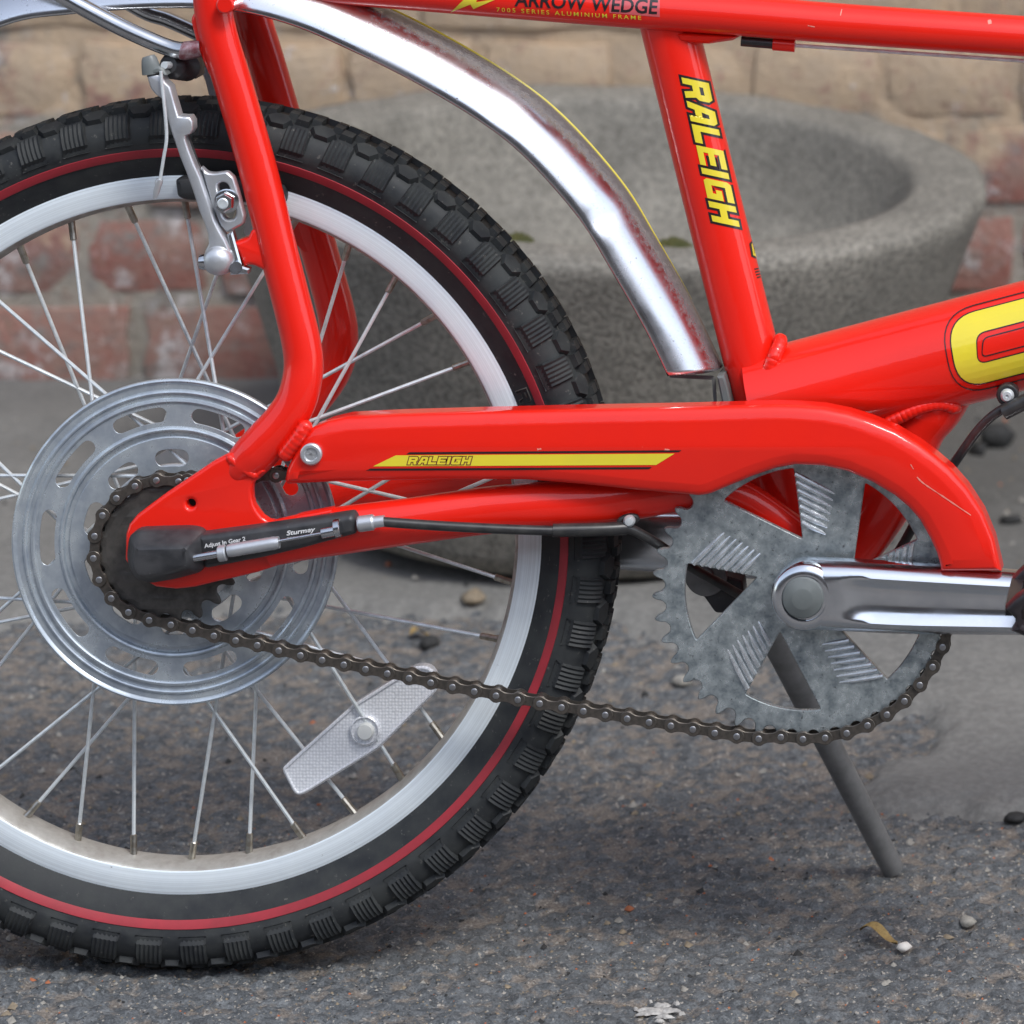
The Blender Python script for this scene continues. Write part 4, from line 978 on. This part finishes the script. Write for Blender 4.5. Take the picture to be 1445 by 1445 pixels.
# wheel reflector
rf = MB(); rpx = rnd_poly([(399, 1084), (404, 1078), (500, 992), (588, 937), (610, 939), (622, 962), (616, 975), (535, 1055), (431, 1119), (418, 1121)], 10, 3)
def WX(pts, lat): return [(x - HUB.x, z - HUB.z) for x, z in PX(pts, lat)]
rl = WX(rpx, -3)
rf.plate(rl, -.0065, .0010, bev=((0, .0012), (.0010, 0), (.0016, 0), (.0020, .0012))); rf_o = rf.build('reflector', REFL, wheel)
q = P(514, 1032, -9); c = (q.x - HUB.x, 0, q.z - HUB.z)
mb = MB(); mb.disc([(.0088, -.0040), (.0088, -.0075), (.0078, -.0083), (.0074, -.0070), (.0001, -.0070)], c, 28); mb.build('reflector_ring', REFL, wheel)
mb = MB(); mb.disc([(.0050, -.0060), (.0050, -.0092), (.0042, -.0105), (.0001, -.0108)], (c[0] + .0006, 0, c[2] - .0002), 24); mb.build('reflector_button', WHITEP, wheel)

fw = bpy.data.objects.new('front_wheel', None); COL.objects.link(fw); fw.parent = bike; fw.scale = (.8, .95, .8); fw.location = (.985, 0, HUB.z * .8)
for ch in list(wheel.children):
    if ch.name.split('.')[0] in ('tyre', 'sidewall_stripe', 'rim', 'spoke', 'spoke_nipple'): c = ch.copy(); COL.objects.link(c); c.parent = fw
mb = MB(); mb.disc([(.006, -.052), (.006, -.04), (.0425, -.0285), (.0445, -.025), (.016, -.022), (.016, .022), (.0445, .025), (.0425, .0285), (.006, .04), (.006, .052)], (0, 0, 0), 32); mb.build('hub', ALU, fw)
h0_, h1_ = Vector((.868, 0, .60)), Vector((.912, 0, .432)); dh = (h1_ - h0_).normalized()
mb = MB(); mb.tube([h0_, h1_], .019, 28); mb.build('head_tube', RED, bike)
for sd_ in (-1, 1):
    mb = MB(); mb.tube([h1_ + dh * .012 + Vector((0, sd_ * .012, 0)), h1_ + dh * .012 + Vector((0, sd_ * .044, 0)), h1_ + dh * .05 + Vector((.002, sd_ * .046, 0)), Vector((.985, sd_ * .046, HUB.z * .8))], [.012, .0125, .0125, .009], 20, 4); mb.build('fork_blade', RED, bike)
# ---- mudguard
fe = [(-420, 420), (-300, 240), (-150, 108), (0, 35), (100, 17), (232, 8.5), (332, 13), (410, 32), (480, 61), (580, 110), (679, 169), (746, 223), (819, 306), (862, 375), (912, 462), (945, 530)]
pts = [Vector((v.x, v.z)) for v in (P(x, y, -31) for x, y in fe)]; pts, _ = spline(pts, None, 7)
fn = MB(); K = 24; vs = []; fs = []; strips = []; NP = len(pts)
for i, p in enumerate(pts):
    t = (pts[min(i + 1, NP - 1)] - pts[max(i - 1, 0)]).normalized(); nn_ = Vector((-t.y, t.x))
    w = .031; h = .0235; TH = 2 * math.atan(h / w); RA = w / math.sin(TH); s_dent = math.exp(-((p - Vector((P(828, 322, -31).x, P(828, 322, -31).z))).length / .0055) ** 2)
    s_dent2 = math.exp(-((p - Vector((P(690, 178, -31).x, P(690, 178, -31).z))).length / .010) ** 2)
    row = [(p + nn_ * -.0012, -w + .0022), (p + nn_ * -.0014, -w + .0004)]
    for j in range(K + 1):
        f = -TH + 2 * TH * j / K; de = (s_dent * .0013 + s_dent2 * .0006) * math.exp(-((j / K - .16) / .13) ** 2)
        cut = max(0, 1 - (NP - 1 - i) / 9.0) * .0125 * (math.cos(f) - math.cos(TH)) / (1 - math.cos(TH))
        row.append((p + nn_ * (RA * (math.cos(f) - math.cos(TH)) - de) + t * cut, RA * math.sin(f) + de))
    row += [(p + nn_ * -.0014, w - .0004), (p + nn_ * -.0012, w - .0022)]
    for (q, y) in row: vs.append((q.x, y, q.y))
    fs_ = TH * .15; strips.append((p + nn_ * (RA * (math.cos(fs_) - math.cos(TH)) + .0002) + t * max(0, 1 - (NP - 1 - i) / 9.0) * .0095, RA * math.sin(fs_)))
m_ = K + 5
for i in range(NP - 1):
    for j in range(m_ - 1): fs.append((i * m_ + j, i * m_ + j + 1, (i + 1) * m_ + j + 1, (i + 1) * m_ + j))
fn.add(vs, fs); fo = fn.build('mudguard', CHROME, bike, None)
so_ = fo.modifiers.new('thickness', 'SOLIDIFY'); so_.thickness = .0008; so_.offset = -1
mb = MB(); sl_ = strips[6:-7]; mb.tube([(q.x, y, q.y) for q, y in sl_], [.0007 * min(1, (len(sl_) - i) / 14) for i in range(len(sl_))], 6); mb.build('mudguard_stripe', YEL, fo)
mb = MB(); mb.plate(PX([(1012, 531), (1022, 529), (1027, 545), (1033, 572), (1020, 570)], -18), -.020, .020, bev=((0, .001), (.001, 0))); mb.plate(PX([(945, 528), (1006, 530), (1010, 533), (1012, 572), (1008, 572), (1005, 535), (946, 532)], -6), -.008, -.006); mb.build('mudguard_clip', GREYCAP, fo)

# ---- rack stays
ptube([(40, -40), (85, -8), (150, 28), (200, 52), (240, 68), (262, 71.5), (284, 68)], [-36, -38, -40, -42, -43, -44, -44], [.0049] * 5 + [.0052, .0045], 18, 5).build('rack_stay', CHROME2, bike)
ptube([(120, -35), (199, 14), (235, 27), (271, 43), (310, 62)], 34, .0046, 18, 5).build('rack_stay', CHROME2, bike)
ptube([(256, 71.2), (262, 71.5), (284, 68)], [-44, -44, -44], [.00505, .00545, .0050], 18, 5).build('paint_smear', mat('smeared_paint', (.22, .07, .08), .4, .6, var=(.4, .3, .32), var_scale=300), bike)

# ---- V brake
bk_o = bpy.data.objects.new('rear_brake', None); COL.objects.link(bk_o); bk_o.parent = bike
Z4 = lambda pts: [(180 + x / 4.25, 60 + y / 4.25) for x, y in pts]
arm_px = Z4([(116, 200), (150, 188), (205, 186), (232, 235), (262, 262), (280, 330), (312, 438), (345, 440), (378, 440), (396, 470), (398, 520), (380, 548), (352, 558), (352, 580), (374, 645), (408, 730), (440, 800), (470, 890), (504, 985), (525, 1060), (552, 1115),
             (590, 1180), (615, 1240), (624, 1300), (615, 1355), (596, 1388), (560, 1397), (510, 1390), (475, 1360), (462, 1310), (466, 1250), (488, 1205), (484, 1150), (462, 1085), (430, 1005), (405, 925), (378, 845), (350, 770), (318, 690), (290, 610), (262, 530), (240, 450), (222, 375), (205, 335), (170, 312), (140, 275)])
am = MB(); am.plate(PX(arm_px, -52), -.0540, -.0440, bev=((0, .0022), (.0003, .0010), (.0008, .0003), (.0014, 0)))
am_far = mirror(am)
am.build('brake_arm', ALU, bk_o); am_far.build('brake_arm', ALU, bk_o)
mb = MB(); q = P(307, 368, -54); mb.disc([(.0088, .010), (.0088, .002), (.0080, -.0016), (.0060, -.0040), (.0030, -.0052), (.0001, -.0055)], (q.x, q.y, q.z), 28); mb.build('pivot_cover', ALU, bk_o)
mb = MB(); mb.tube([P(296, 369, -52), P(287, 369.5, -52), P(282, 369.5, -52), P(279.5, 369.5, -52)], [.0046, .0046, .0040, .0022], 16); mb.build('pivot_bolt', CHROME2, bk_o)
link_px = Z4(rnd_poly([(440, 738), (480, 776), (520, 782), (600, 770), (640, 805), (664, 880), (706, 1040), (695, 1090), (640, 1118), (600, 1140), (560, 1100), (510, 985)], 14, 3))
sl_px = Z4(rnd_poly([(540, 850), (575, 832), (606, 850), (655, 1020), (640, 1060), (600, 1062), (575, 1040)], 18, 3))
mb = MB(); mb.plate(PX(link_px, -49), -.0505, -.0455, holes=[PX(sl_px, -49)], bev=((0, .0016), (.0004, .0006), (.0012, 0))); mb.build('brake_link', ALU, bk_o)
q = P(318, 285, -54); hx = [(q.x + .0057 * math.cos(PI / 3 * i + .5), q.z + .0057 * math.sin(PI / 3 * i + .5)) for i in range(6)]
mb = MB(); mb.disc([(.0070, -.0495), (.0070, -.0512), (.0060, -.0516), (.0001, -.0516)], (q.x, 0, q.z), 24); mb.plate(hx, -.0575, -.0515, bev=((0, .0012), (.0008, 0))); mb.build('pad_nut', CHROME2, bk_o)
mb = MB(); mb.disc([(.0032, -.0576), (.0032, -.0579), (.0026, -.0583), (.0001, -.0580)], (q.x - .0006, 0, q.z - .0003), 16); mb.build('pad_stud', STEEL, bk_o)
mb = MB(); mb.plate(PX(rnd_poly([(249, 253), (256, 249), (330, 250), (400, 262), (404, 275), (402, 287), (330, 284), (262, 281), (252, 276)], 4, 3), -20), -.0245, -.0142, bev=((0, .003), (.001, .001), (.003, 0))); both_ = mb; mb.build('brake_pad', BRUB, bk_o); mirror(both_).build('brake_pad', BRUB, bk_o)
mb = MB(); mb.plate(PX(Z4([(598, 1150), (632, 1130), (690, 1340), (735, 1355), (728, 1385), (620, 1392), (604, 1330), (640, 1330)]), -49), -.051, -.0445, bev=((0, .001), (.001, 0))); mb.tube([P(333, 378, -50), P(333, 378, -55)], .0036, 14); mb.build('spring_bracket', CHROME2, bk_o)
mb = MB(); mb.tube([P(262, 185, -46), P(276, 222, -46), P(292, 275, -46), P(312, 330, -47), P(326, 366, -48)], .0011, 8, 4); mb.build('brake_spring', CABLE, bk_o)
mb = MB(); mb.tube([P(204, 100, -50), P(205, 86, -50), P(214, 80.5, -50), P(222, 79, -50)], .0001, 4)
mb = MB(); mb.tube([P(214, 104, -51), P(212.5, 93, -51), P(210.5, 83, -51), P(209.5, 79, -51)], [.0054, .0052, .0044, .0034], 18, sq=.8); mb.plate(PX(Z4([(118, 168), (190, 138), (222, 150), (246, 190), (228, 200), (205, 178), (125, 196)]), -51), -.055, -.046, bev=((0, .001), (.001, 0))); mb.build('cable_clamp', GREYCAP, bk_o)
mb = MB(); mb.tube([P(227, 100, -55.5), P(229, 122, -56), P(233, 160, -57), P(235, 195, -57), P(231, 222, -57), P(226, 253, -56.5)], .0010, 8, 4); mb.build('cable_end', STEEL, bk_o)
mb = MB(); mb.tube([P(225.5, 253, -56.5), P(224, 258, -56.5), P(223, 263, -56.5), P(221, 270, -56.5), P(218, 280, -56.5)], [.0020, .0023, .0018, .0019, .0010], 12); mb.build('cable_crimp', ALU, bk_o)
bt = MB(); A_, B_ = P(238, 92, -44), P(266, 96, -12); N_ = 16
bt.tube([A_.lerp(B_, i / N_) for i in range(N_ + 1)], [.0062 + (.0016 if i % 3 == 0 else 0) - (.003 if i < 2 else 0) for i in range(N_ + 1)], 16); bt.tube([P(262, 92, -14), P(282, 92, 24)], [.0034, .0034], 12); bt.box(P(272, 92, 4), (.009, .02, .013)); bt.build('cable_boot', BLK, bk_o)
mb = MB(); mb.tube([P(232, 92, -52), P(242, 92, -40)], .0022, 10); mb.build('cable_wire', STEEL, bk_o)

# ---- gear cable, cover, indicator
cvpx = [(176, 770), (178, 760), (190, 752), (219, 751), (262, 750), (278, 753), (284, 760), (288, 790), (284, 806), (277, 813), (242, 822), (206, 828), (188, 822), (177, 806), (174, 790)]
cv = MB(); cv.plate(PX(rnd_poly(cvpx, 6, 2), -76), -.084, -.0600, bev=((0, .016), (.0008, .0135), (.0055, .0045), (.0065, .0020), (.0080, .0003), (.0095, 0))); cvo = cv.build('gear_cover', BLK, bike, 25)
z5 = lambda pts: [(120 + x / 3.284, 560 + y / 3.284) for x, y in pts]
rp = MB(); rp.plate(PX(rnd_poly(z5([(530, 636), (880, 590), (1240, 536), (1262, 560), (1262, 630), (1000, 700), (820, 742), (560, 792), (530, 700)]), 5, 3), -68), -.0725, -.0600, bev=((0, .004), (.0006, .0018), (.0020, .0004), (.0030, 0))); rbv = rp.bvh(); rpo = rp.build('stay_protector', BLK, bike, 30)
print_on('lettering', words('Adjust In Gear 2', z5([(554, 700)])[0], (58, -10.5), (-.6, -5.6), .02, 1.0), rbv, WPR, rpo, .0003, 6)
print_on('lettering', words('Sturmey', z5([(934, 642)])[0], (40, -6), (1.0, -6.4), .03, 1.0), rbv, WPR, rpo, .0003, 6)
print_on('decal_line', [[z5([(936, 652), (1096, 628), (1097, 634), (937, 658)])]], rbv, WPR, rpo, .0003, 6)
rod = MB()
def seg(a, b, r, n=14, lat=-77): 
    p, q = z5([a, b]); rod.tube([P(*p, lat), P(*q, lat)], r, n)
seg((488, 748), (512, 744), .0013); seg((505, 746), (620, 727), .0022); seg((900, 668), (1100, 632), .0009); seg((1098, 632), (1160, 620), .0030)
rod.build('gear_rod', CHROME2, bike)
def knurl(a, b, r, name, m, lat=-77):
    p, q = z5([a, b]); p = P(*p, lat); q = P(*q, lat); n = 28; mb = MB(); L = 10; rs = []
    ax_ = (q - p).normalized(); ref = Vector((0, 1, 0)); ref = (ref - ax_ * ref.dot(ax_)).normalized(); bi = ax_.cross(ref); vs = []; fs = []
    for i in range(L + 1):
        for j in range(n):
            aa = 2 * PI * j / n + i * .11; rr = r * (1.0 if (j + i) % 2 else .93) * (.9 if i in (0, L) else 1); vs.append(p.lerp(q, i / L) + (ref * math.cos(aa) + bi * math.sin(aa)) * rr)
    for i in range(L):
        for j in range(n): k = (j + 1) % n; fs.append((i * n + j, i * n + k, (i + 1) * n + k, (i + 1) * n + j))
    fs += [tuple(range(n)), tuple(L * n + j for j in range(n))]; mb.add(vs, fs); mb.build(name, m, bike, 20)
knurl((618, 728), (655, 722), .0046, 'lock_nut', ALU); knurl((662, 714), (900, 674), .0038, 'adjuster_barrel', ALU); knurl((1156, 611), (1186, 605), .0052, 'lock_nut', CHROME2)
knurl((1266, 590), (1340, 580), .0046, 'cable_adjuster', ALU, -72)
mb = MB(); p, q = z5([(1336, 581), (1388, 575)]); mb.tube([P(*p, -72), P(*q, -72)], .0033, 14); mb.build('cable_ferrule', ALU, bike)
cab = [((541, 736.5), -72), ((620, 742), -68), ((720, 747), -63), ((800, 749), -58), ((850, 748), -54), ((885, 746), -50), ((910, 757), -44), ((935, 772), -36), ((970, 797), -24), ((1010, 820), -10), ((1060, 846), 0), ((1130, 862), 4), ((1200, 846), 2), ((1262, 786), -6), ((1300, 722), -14), ((1345, 656), -20), ((1382, 605), -26), ((1412, 579), -30), ((1450, 563), -32), ((1560, 532), -33), ((1760, 475), -33)]
mb = MB(); mb.tube([P(a[0], a[1], l) for a, l in cab], .0028, 14, 6); mb.build('gear_cable', CABLE, bike)
mb = MB(); mb.tube([P(780, 748.5, -59), P(850, 747, -54), P(884, 745, -50)], .0038, 14, 4); mb.tube([P(872, 744, -50), P(876, 733, -50), P(890, 728, -49), P(899, 731, -48), P(890, 739, -48), P(880, 744, -49)], .0016, 10, 5); mb.build('cable_clip', CABLE, bike)
mb = MB(); q = P(888, 735, -51); mb.disc([(.0034, .004), (.0034, -.001), (.0022, -.0028), (.0001, -.0032)], q, 16); mb.build('clip_screw', STEEL, bike)
mb = MB(); q = P(1422, 556, -26); mb.disc([(.0064, .006), (.0064, -.003), (.0056, -.004), (.0001, -.004)], q, 24); mb.tube([P(1417, 582, -31), P(1450, 565, -33)], .0045, 14); mb.build('cable_clip', CABLE, bike)
mb = MB(); mb.disc([(.0040, -.004), (.0038, -.0052), (.0026, -.0066), (.0010, -.0066), (.0008, -.0058), (.0001, -.0058)], q, 20); mb.build('clip_screw', STEEL, bike)

# ---- kickstand and its mount behind the chainring
ks = MB(); A_, B_ = P(1066, 850, 26), P(1260, 1226, 127); ks.tube([A_, A_.lerp(B_, .1), A_.lerp(B_, .93), B_], [.0084, .0082, .0071, .0068], 22); ks_o = ks.build('kickstand', KICK, bike)
mb = MB(); mb.plate(PX(rnd_poly([(966, 798), (1000, 800), (1050, 815), (1052, 836), (1030, 860), (1012, 860), (998, 840)], 4, 3), 14), .006, .022, bev=((0, .001), (.001, 0))); mb.build('stand_bracket', BLK, ks_o)
mb = MB(); q = P(996, 812, 4); mb.disc([(.0125, .004), (.0125, .0008), (.0118, 0), (.0050, 0), (.0044, -.0030), (.0001, -.0030)], q, 28); mb.build('stand_bolt', KICK, ks_o)

# ================================================================== small things on the ground
def rock(c, r, m, name, label, cat, flat=.6, seed=0, group=None):
    rr = random.Random(seed); bm = bmesh.new(); bmesh.ops.create_icosphere(bm, subdivisions=2, radius=1)
    sx, sy = r * rr.uniform(.9, 1.4), r * rr.uniform(.7, 1)
    for v in bm.verts: k = 1 + rr.uniform(-.22, .18); v.co = Vector((v.co.x * sx * k, v.co.y * sy * k, v.co.z * r * flat * k))
    me = bpy.data.meshes.new(name); bm.to_mesh(me); bm.free(); me.materials.append(m); me.polygons.foreach_set('use_smooth', [True] * len(me.polygons))
    o = link(name, me); o.location = (c.x, c.y, c.z + r * flat * .6); o.rotation_euler = (0, 0, rr.uniform(0, 3)); tag(o, label, cat, group); return o
STONE = mat('pale_stone', (.34, .32, .28), .8, var=(.22, .21, .19), var_scale=300)
STONEB = mat('brown_stone', (.28, .22, .15), .8, var=(.17, .14, .10), var_scale=300)
DARKB = mat('tar_crumb', (.018, .018, .018), .8, var=(.03, .03, .03), var_scale=200)
BRKC = mat('brick_crumb', (.38, .13, .06), .9)
LEAFM = mat('dry_leaf', (.36, .25, .09), .7, var=(.22, .14, .05), var_scale=300)
PAPER = mat('white_scrap', (.72, .68, .62), .8)
rock(G(1366, 1304), .0058, STONE, 'pebble', 'flat grey pebble lying on the asphalt in the lower right', 'pebble', .5, 1)
rock(G(963, 966), .0055, STONE, 'pebble', 'small pale pebble on the ground just left of the chainring', 'pebble', .7, 2)
rock(G(668, 848, .005), .010, STONEB, 'stone', 'brown stone on the concrete seen through the wheel below the chain stay', 'stone', .5, 3)
rock(G(1405, 628, .006), .015, DARKB, 'dark_lump', 'larger black lump on the concrete behind the gear cable', 'debris', .8, 4)
rock(G(1380, 640, .006), .009, DARKB, 'dark_lump', 'smaller black lump touching the larger one behind the gear cable', 'debris', .7, 9)
rock(G(1427, 737, .006), .007, DARKB, 'dark_lump', 'single black lump on the concrete right of the chain guard', 'debris', .5, 5)
rock(G(1432, 1158, .001), .006, DARKB, 'dark_lump', 'black lump at the edge of the concrete at far right', 'debris', .5, 6)
rock(G(606, 912), .008, DARKB, 'dark_lump', 'black lump on the asphalt seen through the wheel above the chain', 'debris', .6, 7)
lf = MB()
def leaf(p, l, w, rz, curl=.003):
    vs = []; fs = []
    for i in range(9):
        t = i / 8; ww = w * math.sin(PI * min(.98, max(.02, t))) ** .7
        for s in (-1, 0, 1): vs.append((l * (t - .5), s * ww, curl * (math.sin(t * 5) + 1) + abs(s) * .0015))
    for i in range(8):
        for j in range(2): a = i * 3 + j; fs.append((a, a + 1, a + 4, a + 3))
    mb = MB(); mb.add([Matrix.Rotation(rz, 3, 'Z') @ Vector(v) for v in vs], fs); o = mb.build('dry_leaf', LEAFM, sharp=None); o.location = (p.x, p.y, p.z); return o
tag(leaf(G(1240, 1328), .025, .0042, R(-24), .0042), 'curled yellow brown dry leaf lying beside a white scrap on the asphalt', 'leaf')
tag(leaf(G(592, 900), .015, .005, R(40)), 'small orange brown dry leaf on the asphalt behind the wheel', 'leaf')
tag(rock(G(1276, 1340), .0046, PAPER, 'paper_scrap', 'white crumpled scrap at the end of the dry leaf', 'scrap', .6, 8), None)
sm = MB()
for k, (bx, by, br, el_) in enumerate([(925, 1428, .0042, 2.2), (934, 1421, .0028, 1.6), (946, 1428, .0030, 2.0), (908, 1433, .0020, 1.8), (938, 1437, .0022, 2.4), (955, 1419, .0014, 1.2), (897, 1427, .0011, 1.2), (918, 1417, .0010, 1.3), (962, 1434, .0012, 1.4), (930, 1444, .0016, 1.5)]):
    q = G(bx, by); m0 = 17; ring_ = []
    for i in range(m0):
        a = 2 * PI * i / m0; r_ = br * (1 + .45 * math.sin(a * 3 + k) * random.random() + random.uniform(-.3, .3)); ring_.append((q.x + el_ * r_ * math.cos(a), q.y + r_ * math.sin(a)))
    sm.add([(x, y, .0004 + k * .00007) for x, y in ring_] + [(q.x + (x - q.x) * .6, q.y + (y - q.y) * .6, .0016 + k * .00007 + random.uniform(0, .0006)) for x, y in ring_] + [(q.x, q.y, .0019 + k * .00007)],
           [(i, (i + 1) % m0, m0 + (i + 1) % m0, m0 + i) for i in range(m0)] + [(m0 + i, m0 + (i + 1) % m0, 2 * m0) for i in range(m0)])
so2 = sm.build('bird_dropping', mat('dried_dropping', (.48, .46, .43), .8, var=(.25, .24, .23), var_scale=350), sharp=None); tag(so2, 'white splatter of bird dropping on the asphalt at the bottom', 'splatter')
gr = MB()
gx = np.concatenate([rng.uniform(-.5, .75, 2200), rng.uniform(-.2, .6, 7000)]); gy = np.concatenate([rng.uniform(-.2, 1.05, 2200), rng.uniform(-.12, .25, 7000)]); gz = ground_height(gx, gy)[0]
for k in range(len(gx)):
    x, y, z = float(gx[k]), float(gy[k]), float(gz[k]); r_ = (random.choice([.0009, .0011, .0013, .0016, .0022, .003]) if k < 2200 else random.choice([.0004, .0005, .0006, .0008, .0011])) * random.uniform(.7, 1.2)
    gr.cur = random.choices([0, 1, 2, 3], [4, 4, .7, 2])[0]
    if y > .62: z = max(z, .0075)
    b = [(x + r_ * random.uniform(.7, 1.3) * math.cos(a), y + r_ * random.uniform(.7, 1.3) * math.sin(a), z) for a in (0, 1.3, 2.5, 3.8, 5.0)]
    gr.add(b + [(x + random.gauss(0, r_ * .3), y + random.gauss(0, r_ * .3), z + r_ * .9)], [(i, (i + 1) % 5, 5) for i in range(5)])
go = gr.build('grit', [STONE, STONEB, BRKC, DARKB], sharp=None); tag(go, kind='stuff')
